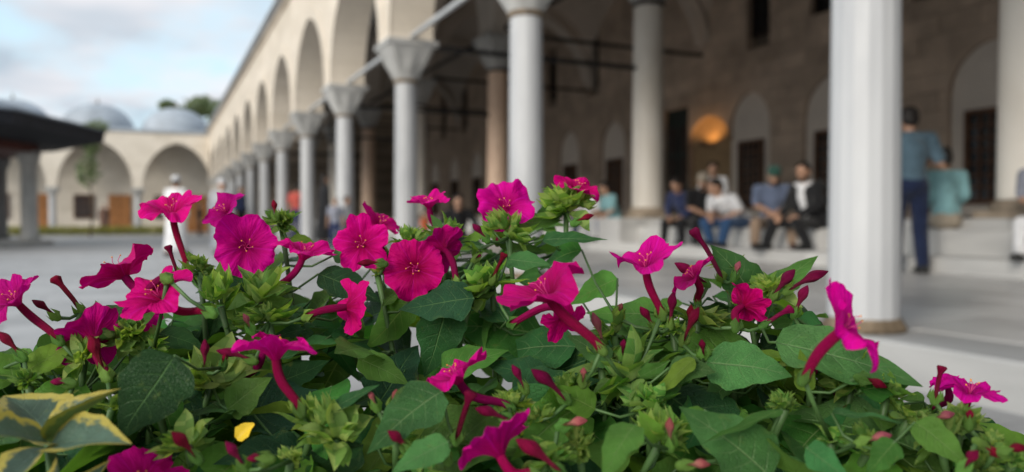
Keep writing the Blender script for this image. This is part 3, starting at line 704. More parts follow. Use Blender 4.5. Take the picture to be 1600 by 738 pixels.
x, y = ground_pt(926, 8.05); person('man in white shirt sitting low left of the teal shirted man', (x, y, LZ), R(-60), 'white', 'darkblue', 'sit', seat=PZ - LZ, lean=.4, head=(.3, 0))
def court(label, px, z, rz, shirt, trousers, base=0.0, **kw):
    p = at(px, 346, z); return person(label, (p.x, p.y, base), rz, shirt, trousers, **kw)
court('man in long white robe and white cap walking across the courtyard', 275, 16.6, R(150), 'white', 'white', robe=True, cap='white', sleeve='long', legs=(-.2, .2), H=1.72)
court('second man in white robe standing behind the pink flower by the far columns', 346, 17.5, R(20), 'white', 'white', robe=True, cap='white', sleeve='long', H=1.70)
court('person in red shirt and dark trousers standing between the colonnade columns', 464, 21.5, R(150), 'red', 'darkblue', SZ, H=1.6, arms=['bent', 'down'])
court('dark clothed person standing behind the far columns', 376, 26, R(40), 'darkblue', 'black', SZ, sleeve='long')
court('person in black coat standing in the shade between two columns', 507, 17.5, R(100), 'black', 'black', SZ, sleeve='long', robe=True, H=1.62, longhair=True)
court('child in white shirt and blue trousers in front of the columns', 541, 14.4, R(60), 'white', 'jeans', SZ, H=1.02)
court('child in pale blue shirt beside the white shirted child', 524, 14.2, R(-20), 'grey', 'darkblue', SZ, H=.98)
court('person all in black sitting on the portico floor behind the flowers', 716, 13.0, R(-20), 'black', 'black', SZ, pose='sit', seat=.18, lean=.5, sleeve='long', spread=.3, longhair=True)
court('child in orange shirt near the black clothed person', 664, 13.4, R(30), 'orange', 'darkblue', SZ, H=.72)
court('dark clothed person walking past the far orange door', 312, 40, R(80), 'black', 'black', 0, sleeve='long')
court('person in brown clothes standing by the far hedge', 163, 43, R(10), 'brown', 'brown', 0, sleeve='long', robe=True)
# ------------------------------------------------------------------ planter, four o'clock plants, variegated shrub
def math2(n, l, op, a, b=None, clamp=False):
    m = n.new('ShaderNodeMath'); m.operation = op; m.use_clamp = clamp
    for i, q in enumerate((a, b)):
        if q is None: continue
        if isinstance(q, (int, float)): m.inputs[i].default_value = q
        else: l.new(q, m.inputs[i])
    return m.outputs[0]
def leaf_material(name, top, back, vein, trans=.32, rough=.5, margin=None, nveins=6.5):
    m, n, l, b = new_mat(name)
    uv = n.new('ShaderNodeUVMap'); sp = n.new('ShaderNodeSeparateXYZ'); l.new(uv.outputs[0], sp.inputs[0])
    ax = math2(n, l, 'ABSOLUTE', math2(n, l, 'MULTIPLY_ADD', sp.outputs['X'], 2.0)); ax.node.inputs[0].node if False else None
    ma = ax.node.inputs[0].links[0].from_node; ma.inputs[2].default_value = -1.0
    geo = n.new('ShaderNodeNewGeometry'); oi = n.new('ShaderNodeObjectInfo'); tc = n.new('ShaderNodeTexCoord')
    # midrib
    mid = math2(n, l, 'SUBTRACT', 1.0, math2(n, l, 'MULTIPLY', ax, 22.0), True)
    # side veins: lines of constant v - .38|x|
    ph = math2(n, l, 'SUBTRACT', sp.outputs['Y'], math2(n, l, 'MULTIPLY', math2(n, l, 'POWER', ax, 1.25), .2))
    fr = math2(n, l, 'FRACT', math2(n, l, 'MULTIPLY', ph, nveins)); ce = math2(n, l, 'ABSOLUTE', math2(n, l, 'SUBTRACT', fr, .5))
    side = math2(n, l, 'SUBTRACT', 1.0, math2(n, l, 'MULTIPLY', ce, 11.0), True)
    sidew = math2(n, l, 'MULTIPLY', side, math2(n, l, 'SUBTRACT', 1.0, ax, True))
    vn = math2(n, l, 'MAXIMUM', mid, math2(n, l, 'MULTIPLY', sidew, .45))
    vo = n.new('ShaderNodeTexVoronoi'); vo.feature = 'DISTANCE_TO_EDGE'; vo.inputs['Scale'].default_value = 26; l.new(uv.outputs[0], vo.inputs['Vector'])
    ret = math2(n, l, 'SUBTRACT', 1.0, math2(n, l, 'MULTIPLY', vo.outputs['Distance'], 9.0), True)
    nz = n.new('ShaderNodeTexNoise'); nz.inputs['Scale'].default_value = 60; nz.inputs['Detail'].default_value = 5; l.new(geo.outputs['Position'], nz.inputs['Vector'])
    rp = n.new('ShaderNodeValToRGB'); e = rp.color_ramp.elements; e[0].position, e[1].position = .3, .7
    e[0].color = tuple(x * .72 for x in top) + (1,); e[1].color = tuple(x * 1.25 for x in top) + (1,)
    l.new(nz.outputs['Fac'], rp.inputs[0]); col = rp.outputs[0]
    hs = n.new('ShaderNodeHueSaturation')
    mr = n.new('ShaderNodeMapRange'); mr.inputs['To Min'].default_value = .7; mr.inputs['To Max'].default_value = 1.35; l.new(oi.outputs['Random'], mr.inputs[0]); l.new(mr.outputs[0], hs.inputs['Value'])
    r2 = math2(n, l, 'FRACT', math2(n, l, 'MULTIPLY', oi.outputs['Random'], 17.3)); mh = n.new('ShaderNodeMapRange'); mh.inputs['To Min'].default_value = .475; mh.inputs['To Max'].default_value = .525; l.new(r2, mh.inputs[0]); l.new(mh.outputs[0], hs.inputs['Hue'])
    l.new(col, hs.inputs['Color']); col = hs.outputs[0]
    sn = n.new('ShaderNodeTexNoise'); sn.inputs['Scale'].default_value = 5.5; sn.inputs['Detail'].default_value = 5; sn.inputs['Roughness'].default_value = .65
    uo = n.new('ShaderNodeVectorMath'); uo.operation = 'ADD'; us = n.new('ShaderNodeVectorMath'); us.operation = 'SCALE'; us.inputs['Scale'].default_value = 31.0
    l.new(oi.outputs['Random'], us.inputs[0]); l.new(uv.outputs[0], uo.inputs[0]); l.new(us.outputs[0], uo.inputs[1]); l.new(uo.outputs[0], sn.inputs['Vector'])
    ef = math2(n, l, 'ADD', sn.outputs['Fac'], math2(n, l, 'MULTIPLY', math2(n, l, 'POWER', ax, 4.0), .10))
    yl = n.new('ShaderNodeMixRGB'); yl.inputs[2].default_value = (.16, .21, .045, 1); l.new(math2(n, l, 'MULTIPLY', math2(n, l, 'SUBTRACT', ef, .61), 3.0, True), yl.inputs[0]); yl.inputs[0].default_value = 0; l.new(col, yl.inputs[1]); col = yl.outputs[0]
    br = n.new('ShaderNodeMixRGB'); br.inputs[2].default_value = (.10, .06, .025, 1); l.new(math2(n, l, 'MULTIPLY', math2(n, l, 'SUBTRACT', ef, .745), 14.0, True), br.inputs[0]); l.new(col, br.inputs[1]); col = br.outputs[0]
    if margin:
        mn = n.new('ShaderNodeTexNoise'); mn.inputs['Scale'].default_value = 7; mn.inputs['Detail'].default_value = 4; l.new(uv.outputs[0], mn.inputs['Vector'])
        th = math2(n, l, 'ADD', ax, math2(n, l, 'MULTIPLY', math2(n, l, 'SUBTRACT', mn.outputs['Fac'], .5), .9))
        tip = math2(n, l, 'MULTIPLY', math2(n, l, 'POWER', sp.outputs['Y'], 5.0), .7)
        fac = math2(n, l, 'MULTIPLY', math2(n, l, 'SUBTRACT', math2(n, l, 'ADD', th, tip), .66), 7.0, True)
        mm = n.new('ShaderNodeMixRGB'); mm.inputs[2].default_value = margin + (1,); l.new(fac, mm.inputs[0]); l.new(col, mm.inputs[1]); col = mm.outputs[0]
    mv = n.new('ShaderNodeMixRGB'); mv.inputs[2].default_value = vein + (1,); l.new(math2(n, l, 'MULTIPLY', vn, .7), mv.inputs[0]); l.new(col, mv.inputs[1])
    mb = n.new('ShaderNodeMixRGB'); mb.inputs[2].default_value = back + (1,); l.new(math2(n, l, 'MULTIPLY', geo.outputs['Backfacing'], .65), mb.inputs[0]); l.new(mv.outputs[0], mb.inputs[1])
    l.new(mb.outputs[0], b.inputs['Base Color']); b.inputs['Roughness'].default_value = rough; b.inputs['Specular IOR Level'].default_value = .2
    h = math2(n, l, 'ADD', math2(n, l, 'ADD', math2(n, l, 'MULTIPLY', vn, -1.0), math2(n, l, 'MULTIPLY', ret, -.35)), math2(n, l, 'MULTIPLY', nz.outputs['Fac'], .5))
    bp = n.new('ShaderNodeBump'); bp.inputs['Strength'].default_value = .65; bp.inputs['Distance'].default_value = .0016; l.new(h, bp.inputs['Height']); l.new(bp.outputs[0], b.inputs['Normal'])
    tr = n.new('ShaderNodeBsdfTranslucent'); tg = n.new('ShaderNodeMixRGB'); tg.blend_type = 'MULTIPLY'; tg.inputs[0].default_value = 1; tg.inputs[2].default_value = (1.5, 1.5, .5, 1)
    l.new(mb.outputs[0], tg.inputs[1]); l.new(tg.outputs[0], tr.inputs['Color'])
    mx = n.new('ShaderNodeMixShader'); mx.inputs[0].default_value = trans
    l.new(b.outputs[0], mx.inputs[1]); l.new(tr.outputs[0], mx.inputs[2]); l.new(mx.outputs[0], n['Material Output'].inputs['Surface'])
    return m
def petal_material(name, c0, c1, streak, trans=.3):
    m, n, l, b = new_mat(name)
    uv = n.new('ShaderNodeUVMap'); sp = n.new('ShaderNodeSeparateXYZ'); l.new(uv.outputs[0], sp.inputs[0])     # x: angle, y: radius
    oi = n.new('ShaderNodeObjectInfo'); geo = n.new('ShaderNodeNewGeometry')
    rp = n.new('ShaderNodeValToRGB'); e = rp.color_ramp.elements; e[0].position = .05; e[1].position = .75; e[0].color = c0 + (1,); e[1].color = c1 + (1,)
    l.new(sp.outputs['Y'], rp.inputs[0])
    mpn = n.new('ShaderNodeMapping'); mpn.inputs['Scale'].default_value = (26, 1.2, 1); l.new(uv.outputs[0], mpn.inputs[0])
    nz = n.new('ShaderNodeTexNoise'); nz.inputs['Scale'].default_value = 1.6; nz.inputs['Detail'].default_value = 4; l.new(mpn.outputs[0], nz.inputs['Vector'])
    sf = math2(n, l, 'MULTIPLY', math2(n, l, 'SUBTRACT', nz.outputs['Fac'], .48), 3.0, True)
    mx = n.new('ShaderNodeMixRGB'); mx.inputs[2].default_value = streak + (1,); l.new(math2(n, l, 'MULTIPLY', sf, .35), mx.inputs[0]); l.new(rp.outputs[0], mx.inputs[1])
    # five pale mid lines
    fr = math2(n, l, 'ABSOLUTE', math2(n, l, 'SUBTRACT', math2(n, l, 'FRACT', math2(n, l, 'MULTIPLY', sp.outputs['X'], 5.0)), .5))
    ln = math2(n, l, 'SUBTRACT', 1.0, math2(n, l, 'MULTIPLY', fr, 26.0), True)
    m3 = n.new('ShaderNodeMixRGB'); m3.inputs[2].default_value = streak + (1,); l.new(math2(n, l, 'MULTIPLY', ln, .5), m3.inputs[0]); l.new(mx.outputs[0], m3.inputs[1])
    hs = n.new('ShaderNodeHueSaturation'); mr = n.new('ShaderNodeMapRange'); mr.inputs['To Min'].default_value = .76; mr.inputs['To Max'].default_value = 1.24; l.new(oi.outputs['Random'], mr.inputs[0]); l.new(mr.outputs[0], hs.inputs['Value'])
    r2 = math2(n, l, 'FRACT', math2(n, l, 'MULTIPLY', oi.outputs['Random'], 13.7)); mh = n.new('ShaderNodeMapRange'); mh.inputs['To Min'].default_value = .485; mh.inputs['To Max'].default_value = .518; l.new(r2, mh.inputs[0]); l.new(mh.outputs[0], hs.inputs['Hue'])
    l.new(m3.outputs[0], hs.inputs['Color']); l.new(hs.outputs[0], b.inputs['Base Color']); b.inputs['Roughness'].default_value = .55; b.inputs['Specular IOR Level'].default_value = .08
    
    n2 = n.new('ShaderNodeTexNoise'); n2.inputs['Scale'].default_value = 3.2; n2.inputs['Detail'].default_value = 4; l.new(mpn.outputs[0], n2.inputs['Vector'])
    bp = n.new('ShaderNodeBump'); bp.inputs['Strength'].default_value = .75; bp.inputs['Distance'].default_value = .002; l.new(n2.outputs['Fac'], bp.inputs['Height']); l.new(bp.outputs[0], b.inputs['Normal'])
    tr = n.new('ShaderNodeBsdfTranslucent'); l.new(hs.outputs[0], tr.inputs['Color']); ms = n.new('ShaderNodeMixShader'); ms.inputs[0].default_value = trans
    l.new(b.outputs[0], ms.inputs[1]); l.new(tr.outputs[0], ms.inputs[2]); l.new(ms.outputs[0], n['Material Output'].inputs['Surface'])
    return m
LM = [leaf_material('leaf_green', (.075, .205, .034), (.13, .26, .06), (.28, .41, .15)),
      leaf_material('leaf_blue_green', (.055, .160, .042), (.11, .22, .07), (.24, .37, .16), .24, .48),
      leaf_material('leaf_deep', (.020, .075, .024), (.05, .13, .04), (.13, .25, .09), .2, .5),
      leaf_material('leaf_bright', (.155, .30, .04), (.2, .34, .07), (.34, .47, .15), .48)]
M['calyx'] = leaf_material('calyx_green', (.34, .49, .13), (.36, .5, .16), (.42, .54, .24), .45, .6)
M['calyx2'] = leaf_material('calyx_dark_green', (.16, .32, .065), (.22, .37, .1), (.32, .45, .2), .4, .55)
M['varieg'] = leaf_material('variegated_leaf', (.10, .165, .125), (.10, .15, .045), (.17, .24, .17), .2, .35, margin=(.50, .42, .095))
M['petal'] = petal_material('magenta_petal', (.36, .001, .085), (.62, .001, .225), (.76, .008, .44))
M['tube'] = petal_material('magenta_tube', (.24, .004, .05), (.30, .002, .075), (.42, .012, .15), .12)
M['bud'] = petal_material('bud_magenta', (.16, .02, .035), (.19, .003, .035), (.34, .015, .10), .08)
M['bud_pale'] = petal_material('bud_pale_pink', (.36, .2, .12), (.46, .10, .14), (.5, .25, .2), .15)
M['stem'] = plain('green_stem', (.06, .125, .035), .5, .3, 60)
M['anther'] = plain('orange_anther', (.75, .28, .04), .6, .3, 200); M['filament'] = plain('pink_filament', (.62, .04, .22), .5, .2, 100)
M['yellow'] = plain('yellow_petal', (.80, .55, .03), .5, .2, 60)

def grid_leaf(prof, droop, fold, wave, twist, seed, nl=18, nw=3, curlx=0.):
    """leaf of unit length along +Y, half width prof(v), normal +Z"""
    r = random.Random(seed); m = MB(); m.uv = []; ph = r.uniform(0, 6)
    for i in range(nl + 1):
        v = i / nl; w0 = prof(v)
        for j in range(-nw, nw + 1):
            s = j / nw; w = w0 * (1 + .07 * math.sin(v * 15 + ph * 2 + (2.1 if s > 0 else 0)) + .04 * math.sin(v * 31 + ph + (1 if s > 0 else 0))); x = s * w
            z = -droop * v ** 1.8 + fold * abs(x) ** 1.0 + wave * w * abs(s) ** 2 * math.sin(v * 13 + ph + (1.3 if s > 0 else 0)) + curlx * x * x * 6
            a = twist * v; m.v.append(Vector((x * math.cos(a) - z * math.sin(a) * 0 + .04 * math.sin(v * 3 + ph) * v, v, z + x * math.sin(a)))); m.uv.append((s * .5 + .5, v))
    W = 2 * nw + 1
    for i in range(nl):
        for j in range(W - 1): a = i * W + j; m.f.append((a, a + 1, a + W + 1, a + W))
    return m
def leaf_prof(wmax, base=.55, pt=1.5):
    def f(v):
        if v <= 0: return .012
        if v >= 1: return .002
        a = (v ** base) * ((1 - v) ** (1.0 / 1.0)) * (1 - .25 * v ** pt)
        return max(.004, wmax * a / .47)
    return f
leaf_meshes = {}
def leaf_mesh(mi, vi):
    if (mi, vi) not in leaf_meshes:
        r = random.Random(vi * 31 + 5); m = grid_leaf(leaf_prof(.27 + .05 * r.random(), .36 + .22 * r.random()), r.uniform(.02, .38), r.uniform(.05, .5), r.uniform(.08, .2), r.uniform(-.6, .6), vi)
        if vi >= 10: m = grid_leaf(leaf_prof(.27 + .05 * r.random(), .36 + .15 * r.random()), r.uniform(.02, .16), r.uniform(.05, .28), r.uniform(.07, .16), r.uniform(-.22, .22), vi, 22, 4)
        leaf_meshes[(mi, vi)] = m.mesh('leaf', LM[mi] if mi < 4 else (M['varieg'] if mi == 4 else M['calyx']), True)
    return leaf_meshes[(mi, vi)]
def leaf_at(name, me, parent, base, tip, nrm, wscale=1.0):
    d = tip - base; L = d.length; y = d / L; z = (nrm - y * nrm.dot(y))
    z = z.normalized() if z.length > 1e-4 else y.orthogonal().normalized(); x = y.cross(z)
    o = bpy.data.objects.new(name, me); COL.objects.link(o)
    mt = Matrix((x, y, z)).transposed().to_4x4(); mt.translation = base
    o.matrix_basis = mt @ Matrix.Diagonal((L * wscale, L, L, 1)); set_parent(o, parent); return o
def cvec(r, u, f): return (Rt * r + Up * u - Fw * f).normalized()          # right, up, towards the camera
def lvec(px, py, n):                          # the same, relative to the line of sight through that point
    f = -(Fw + Rt * ((px - 800) / FPX) + Up * ((369 - py) / FPX)).normalized(); r_ = (Rt - f * Rt.dot(f)).normalized(); u_ = f.cross(r_)
    return (r_ * n[0] + u_ * n[1] + f * n[2]).normalized()
def zdef(py): return min(.60, max(.345, .355 + .19 * (700 - py) / 390))

# ---- plants (root pixel column, depth)
SOIL = .36
plant_def = [('A', 95, .47, 'four o\'clock plant at the left with magenta blooms behind the variegated shrub'),
             ('B', 300, .46, 'leafy four o\'clock plant under the tall upright bloom, left of centre'),
             ('C', 455, .48, 'four o\'clock plant with face-on magenta bloom below the red shirted person'),
             ('D', 655, .50, 'four o\'clock plant with clustered blooms before the large white column'),
             ('E', 845, .53, 'tall back four o\'clock plant with the highest blooms near the centre'),
             ('F', 960, .43, 'four o\'clock plant with many pale bracts right of centre in front'),
             ('G', 1140, .47, 'four o\'clock plant with upright dark pink buds below the seated men'),
             ('H', 1330, .45, 'four o\'clock plant with the big drooping bloom before the near column'),
             ('I', 1545, .43, 'four o\'clock plant with one small bloom at the lower right corner')]
plants = {}
for kx, px, z, lab in plant_def:
    p = at(px, 369, z); e = empty('four_oclock_plant', (p.x, p.y, SOIL)); tag(e, lab, 'flower plant', 'flowering plants in the planter'); plants[kx] = e
def plant_for(px): return min(plant_def, key=lambda d: abs(d[1] - px))[0]
twigs = {k: MB() for k in plants}
stem_pts = []                                # (point, plant)
env_pts = [(-80, 545), (0, 545), (60, 525), (110, 500), (150, 475), (200, 480), (250, 470), (285, 405), (345, 400), (400, 370), (425, 345), (470, 362), (510, 395), (560, 425), (600, 400), (640, 372), (700, 358), (760, 350), (830, 345), (870, 318), (900, 330), (925, 385), (950, 440), (990, 470), (1050, 470), (1110, 420), (1150, 410), (1190, 440), (1240, 440), (1280, 480), (1330, 560), (1420, 590), (1480, 630), (1540, 670), (1600, 690), (1700, 700)]
def env(px):
    if px <= env_pts[0][0]: return env_pts[0][1]
    for (a, b), (c, d) in zip(env_pts, env_pts[1:]):
        if a <= px <= c: return b + (d - b) * (px - a) / (c - a)
    return env_pts[-1][1]

# ---- bract clusters
def calyx(m, o, ax, s, r):
    u = ax.orthogonal().normalized(); w = ax.cross(u); ph = r.uniform(0, 6); n = 20; rr = []; op = r.uniform(.7, 1.25)
    for k, (f, rad) in enumerate(((0, .12), (.15, .26), (.35, .32), (.6, .36), (.8, .42), (1, .55))):
        ring = []
        for j in range(n):
            a = 2 * math.pi * j / n + ph; tri = 1 - abs(((j % 4) - 2) / 2.0) ; lift = f * (.55 + (.75 * tri if k >= 3 else .2) * (f if k >= 3 else 1)); rd = rad * (op if k > 3 else 1) * (1 - .38 * (tri if k >= 4 else 0) * (1 if k == 5 else .3))
            ring.append(o + (u * math.cos(a) + w * math.sin(a)) * rd * s + ax * lift * s); 
        rr.append(ring)
    n0 = len(m.v); m.rings(rr, True, False)
    for k in range(6):
        for j in range(n): m.uv.append((.5 + .5 * ((j % 4) - 2) / 2.0, k / 5))
def bract(m, o, d, nrm, L, W, r):
    x = d.cross(nrm).normalized(); n = 8; dr = r.uniform(-.25, .35); n0 = len(m.v)
    for i in range(n + 1):
        v = i / n; w = W * (math.sin(math.pi * min(1, v * .86 + .14)) if v < 1 else .02)
        for s in (-1, 0, 1):
            m.v.append(o + d * v * L + x * (s * w + .12 * L * math.sin(v * 3 + dr * 20) * v) + nrm * (abs(s) * w * .55 - dr * L * v * v + .05 * L * math.sin(v * 7 + dr * 30))); m.uv.append((.5 + s * .5, v))
    for i in range(n):
        for j in range(2): a = n0 + i * 3 + j; m.f.append((a, a + 1, a + 4, a + 3))
cl_meshes = []
for q in range(10):
    r = random.Random(q + 40); m = MB(); m.uv = []
    for k in range((8, 3, 10, 5, 2, 9, 6, 4, 11, 7)[q]):
        th = r.uniform(0, 2 * math.pi); el_ = r.uniform(.1, 1.35); d = Vector((math.cos(th) * math.cos(el_), math.sin(th) * math.cos(el_), math.sin(el_)))
        calyx(m, d * r.uniform(.1, .5) + Vector((0, 0, .1)), d, r.uniform(.42, .66), r)
    for k in range((10, 15, 6, 12, 9, 16, 7, 12, 5, 14)[q]):
        th = r.uniform(0, 2 * math.pi); el_ = r.uniform(-.35, 1.1); d = Vector((math.cos(th) * math.cos(el_), math.sin(th) * math.cos(el_), math.sin(el_)))
        nr = Vector((-math.cos(th) * math.sin(el_), -math.sin(th) * math.sin(el_), math.cos(el_))); bract(m, d * .12, d, nr, r.uniform(.6, 1.3), r.uniform(.16, .36), r)
    me_ = m.mesh('bract_cluster', M['calyx'], True); me_.materials.append(M['calyx2'])
    for p_ in me_.polygons: p_.material_index = 1 if noise.noise(Vector(p_.center) * 3.1 + Vector((q, 0, 0))) > -.02 else 0
    cl_meshes.append(me_)
clusters = [(130, 565, 40), (45, 600, 34), (205, 530, 42), (240, 545, 40), (100, 630, 36), (175, 640, 34),
            (312, 425, 44), (330, 600, 58), (295, 700, 52), (345, 480, 50), (250, 650, 40),
            (400, 475, 56), (440, 355, 38), (490, 665, 62), (525, 690, 46), (455, 720, 44), (420, 505, 42),
            (770, 450, 46), (640, 385, 36), (655, 715, 42), (620, 690, 30), (590, 430, 30), (735, 470, 34),
            (885, 330, 40), (795, 372, 34), (700, 372, 30),
            (960, 525, 58), (890, 610, 44), (985, 600, 62), (1030, 695, 52), (905, 705, 48), (940, 575, 44), (840, 660, 34), (800, 640, 34), (860, 725, 40),
            (1140, 420, 32), (1205, 462, 34), (1090, 505, 46), (1052, 520, 36), (1015, 640, 40), (1170, 480, 30),
            (1268, 575, 38), (1227, 640, 38), (1385, 620, 40), (1420, 655, 36), (1330, 600, 34), (1300, 690, 36), (1360, 700, 34), (1285, 560, 30), (1180, 700, 34),
            (1545, 695, 36), (1500, 668, 30), (1580, 725, 40), (1470, 700, 36), (1530, 735, 34)]
r = random.Random(11)
for px, py, s in clusters:
    z = zdef(py) + .012; kx = plant_for(px); root = plants[kx]; p = at(px, py, z)
    o = link('bract_cluster', cl_meshes[r.randrange(10)], None, loc=p, rot=(r.uniform(-.5, .5), r.uniform(-.5, .5), r.uniform(0, 6)), scale=tuple(s / FPX * z * q_ * r.uniform(.8, 1.2) for q_ in (r.uniform(.62, 1.3),) * 3)); set_parent(o, root)
    rp = root.location + Vector((r.uniform(-.03, .03), r.uniform(-.03, .03), -.01)); midp = rp.lerp(p, .5) + Vector((0, 0, .04)) - Fw * .0 + Vector((r.uniform(-.02, .02), r.uniform(-.02, .02), 0))
    pts = []
    for k in range(13):
        t = k / 12; q = rp * (1 - t) ** 2 + (midp + Vector((rp.x - p.x, rp.y - p.y, 0)) * .18 + Fw * .03) * 2 * t * (1 - t) + p * t * t
        pts.append(q); 
        if q.z > .46: stem_pts.append((q, kx))
    MBt = MB(); MBt.tube(pts, [.0040 - .0026 * k / 12 + (.0008 if k % 3 == 0 else 0) for k in range(13)], 7); MBt.build('stem', M['stem'], root, True)

# ---- flowers
def bez(a, b, c, d, t): return a * (1-t)**3 + b * 3 * t * (1-t)**2 + c * 3 * t * t * (1-t) + d * t**3
hero = []                                     # (px, py, radius, z)
def flower(cx, cy, rp, n, bx, by, dz=0., z=None, cup=.42, lob=.10, ruf=.10, seed=0, bends=None, anth=1, tubew=1.0):
    z = z or zdef(cy); rr = random.Random(seed * 7 + cx); Rr = rp / FPX * z; T = at(cx, cy, z); nv = lvec(cx, cy, n); T = T - nv * Rr * cup * .5
    B = at(bx, by, z + dz); L = (T - B).length; kx = plant_for(bx); root = plants[kx]; hero.append((cx, cy, rp, z)); hero.append(((cx + bx) / 2, (cy + by) / 2, 14, min(z, z + dz)))
    u = nv.orthogonal().normalized(); w = nv.cross(u); a0 = rr.uniform(0, 6.28); NT, NR = 80, 14; m = MB(); m.uv = []
    bends = bends or [rr.uniform(-.48, .3) for _ in range(5)]; rads = [rr.uniform(.84, 1.16) for _ in range(5)]; phs = [rr.uniform(0, 6) for _ in range(6)]
    for i in range(NR + 1):
        f = i / NR; rad = .105 + .895 * f
        for j in range(NT):
            th = 2 * math.pi * j / NT; lk = int((j / NT) * 5) % 5; loc = (j / NT * 5) % 1.0; win = math.sin(math.pi * loc) ; c5 = -math.cos(2 * math.pi * loc)
            edge = 1 + lob * c5 * f ** 2 + .055 * (rads[lk] - 1) * 10 * win * f - .07 * math.exp(-((loc - .5) / .11) ** 2) * f ** 3 - .13 * lob / .1 * math.exp(-(min(loc, 1 - loc) / .07) ** 2) * f ** 3
            nn_ = noise.noise(Vector((math.cos(th) * 2.2 + seed * 3.1, math.sin(th) * 2.2, f * 2.0))); n3 = noise.noise(Vector((math.cos(th) * 6 + seed, math.sin(th) * 6, f * 3.0)))
            rd = rad * (edge + f * f * (.12 * nn_ + .06 * n3))
            h = f * (.20 * nn_ + .10 * n3 * f) + cup * (1 - math.exp(-2.6 * f)) / .926 + bends[lk] * win * f ** 2.2 + ruf * f ** 2 * (math.sin(3 * th + phs[0]) * .5 + math.sin(7 * th + phs[1]) * .4 + math.sin(13 * th + phs[2]) * .3) - .05 * math.exp(-((loc - .5) / .09) ** 2) * f + .035 * math.exp(-(min(loc, 1-loc) / .08) ** 2) * f
            m.v.append(T + (u * math.cos(th + a0) + w * math.sin(th + a0)) * rd * Rr + nv * h * Rr); m.uv.append((j / NT, f))
    for i in range(NR):
        for j in range(NT): k = (j + 1) % NT; a = i * NT; m.f.append((a + j, a + k, a + NT + k, a + NT + j))
    fl = m.build('flower', M['petal'], root, True)
    tm = MB(); tm.uv = []; c1 = B + ((T - B) * .3 + Vector((0, 0, 1)) * L * .08); c2 = T - nv * L * .5; pts = [bez(B, c1, c2, T, k / 16) for k in range(17)] + [T + nv * .02 * Rr]
    r0 = .0019 * tubew; rads_ = [r0 * (1.15 if k < 2 else 1.0 + .35 * (k / 16)) + (.105 * Rr * 1.04 - r0 * 1.35) * max(0, (k - 10) / 7) ** 2.0 for k in range(18)]
    tm.tube(pts, rads_, 12)
    for k in range(18):
        for j in range(12): tm.uv.append((j / 12, k / 17))
    me = tm.mesh('tube', M['tube'], True); link('tube', me, fl)
    if anth:
        fm = MB(); am = MB()
        for k in range(5):
            a = 1.256 * k + a0; d = (nv + (u * math.cos(a) + w * math.sin(a)) * .28).normalized(); q0 = T + nv * .05 * Rr; q1 = q0 + d * Rr * rr.uniform(.25, .5); q2 = q1 + (nv * .1 + (u * math.cos(a + 1) + w * math.sin(a + 1)) * .12) * Rr
            fm.tube([q0, q0.lerp(q1, .55) + nv * .03 * Rr, q1, q2], [.0002] * 4, 5); am.ell(q2, (.00045, .00045, .00045), 8)
        link('filaments', fm.mesh('filaments', M['filament'], True), fl); link('anthers', am.mesh('anthers', M['anther'], True), fl)
    stem_pts.append((B, kx))
    # calyx at tube base joined to the twigs
    near = min((s for s in stem_pts if s[1] == kx and (s[0] - B).length > .004), key=lambda s: (s[0] - B).length)[0]
    twigs[kx].tube([near, near.lerp(B, .5) - Vector((0, 0, .002)), B], [.0012, .0010, .0013], 6)
    cm_ = MB(); cm_.uv = []; calyx(cm_, B - (c1 - B).normalized() * .004, (c1 - B).normalized(), .0072, rr); link('calyx', cm_.mesh('calyx', M['calyx2'], True), fl)
F = flower
F(268, 328, 47, (-.12, .9, .3), 293, 420, .0, cup=.5, seed=1)
F(352, 330, 36, (-.62, .5, .45), 392, 352, .015, cup=.4, seed=2)
F(384, 385, 50, (.0, .1, 1), 396, 425, .05, cup=.3, seed=3, lob=.05)
F(476, 395, 47, (.3, .85, .22), 412, 466, -.01, cup=.5, seed=4)
F(565, 382, 44, (-.15, .2, 1), 600, 410, .05, cup=.3, seed=5)
F(594, 350, 33, (.4, .7, .35), 600, 395, .02, z=.57, cup=.35, seed=6)
F(670, 318, 33, (-.08, .93, .22), 683, 362, .01, cup=.5, seed=7)
F(692, 388, 39, (-.35, .35, -.75), 714, 442, -.03, cup=.35, seed=8, anth=0)
F(648, 420, 50, (-.12, .05, 1), 672, 455, .045, z=.49, cup=.3, seed=9, lob=.05)
F(790, 322, 47, (.0, .52, .8), 778, 378, .02, cup=.4, seed=10, lob=.06)
F(903, 295, 37, (.3, .82, .4), 884, 328, .015, cup=.45, seed=11)
F(852, 458, 68, (-.45, .6, .22), 940, 546, -.01, z=.40, cup=.45, seed=12, lob=.07, tubew=1.2)
F(880, 500, 36, (.2, -.6, .4), 800, 506, .02, z=.44, cup=.3, seed=13, anth=0)
F(1008, 412, 53, (-.1, .93, .3), 1034, 492, .0, z=.42, cup=.5, seed=14)
F(1083, 432, 41, (-.5, .7, .25), 1090, 470, .01, z=.46, cup=.4, seed=15)
F(1165, 475, 37, (.55, .35, -.45), 1150, 512, -.02, z=.46, cup=.35, seed=16)
F(1322, 512, 74, (.74, .62, .1), 1256, 592, .0, z=.345, cup=.45, seed=17, lob=.12, tubew=1.1)
F(1516, 612, 45, (.3, .88, .2), 1428, 664, -.01, z=.40, cup=.4, seed=18)
F(1478, 598, 22, (-.2, .8, .4), 1462, 640, .02, z=.43, cup=.5, seed=19, anth=0)
F(190, 425, 60, (-.4, .62, -.3), 262, 436, -.03, z=.44, cup=.35, seed=20)
F(247, 462, 58, (-.6, .62, .42), 330, 490, -.01, z=.42, cup=.5, seed=21)
F(22, 468, 47, (-.6, .72, .3), 92, 532, .0, z=.43, cup=.5, seed=22)
F(146, 530, 54, (-.1, .55, -.7), 168, 590, -.03, z=.44, cup=.35, seed=23)
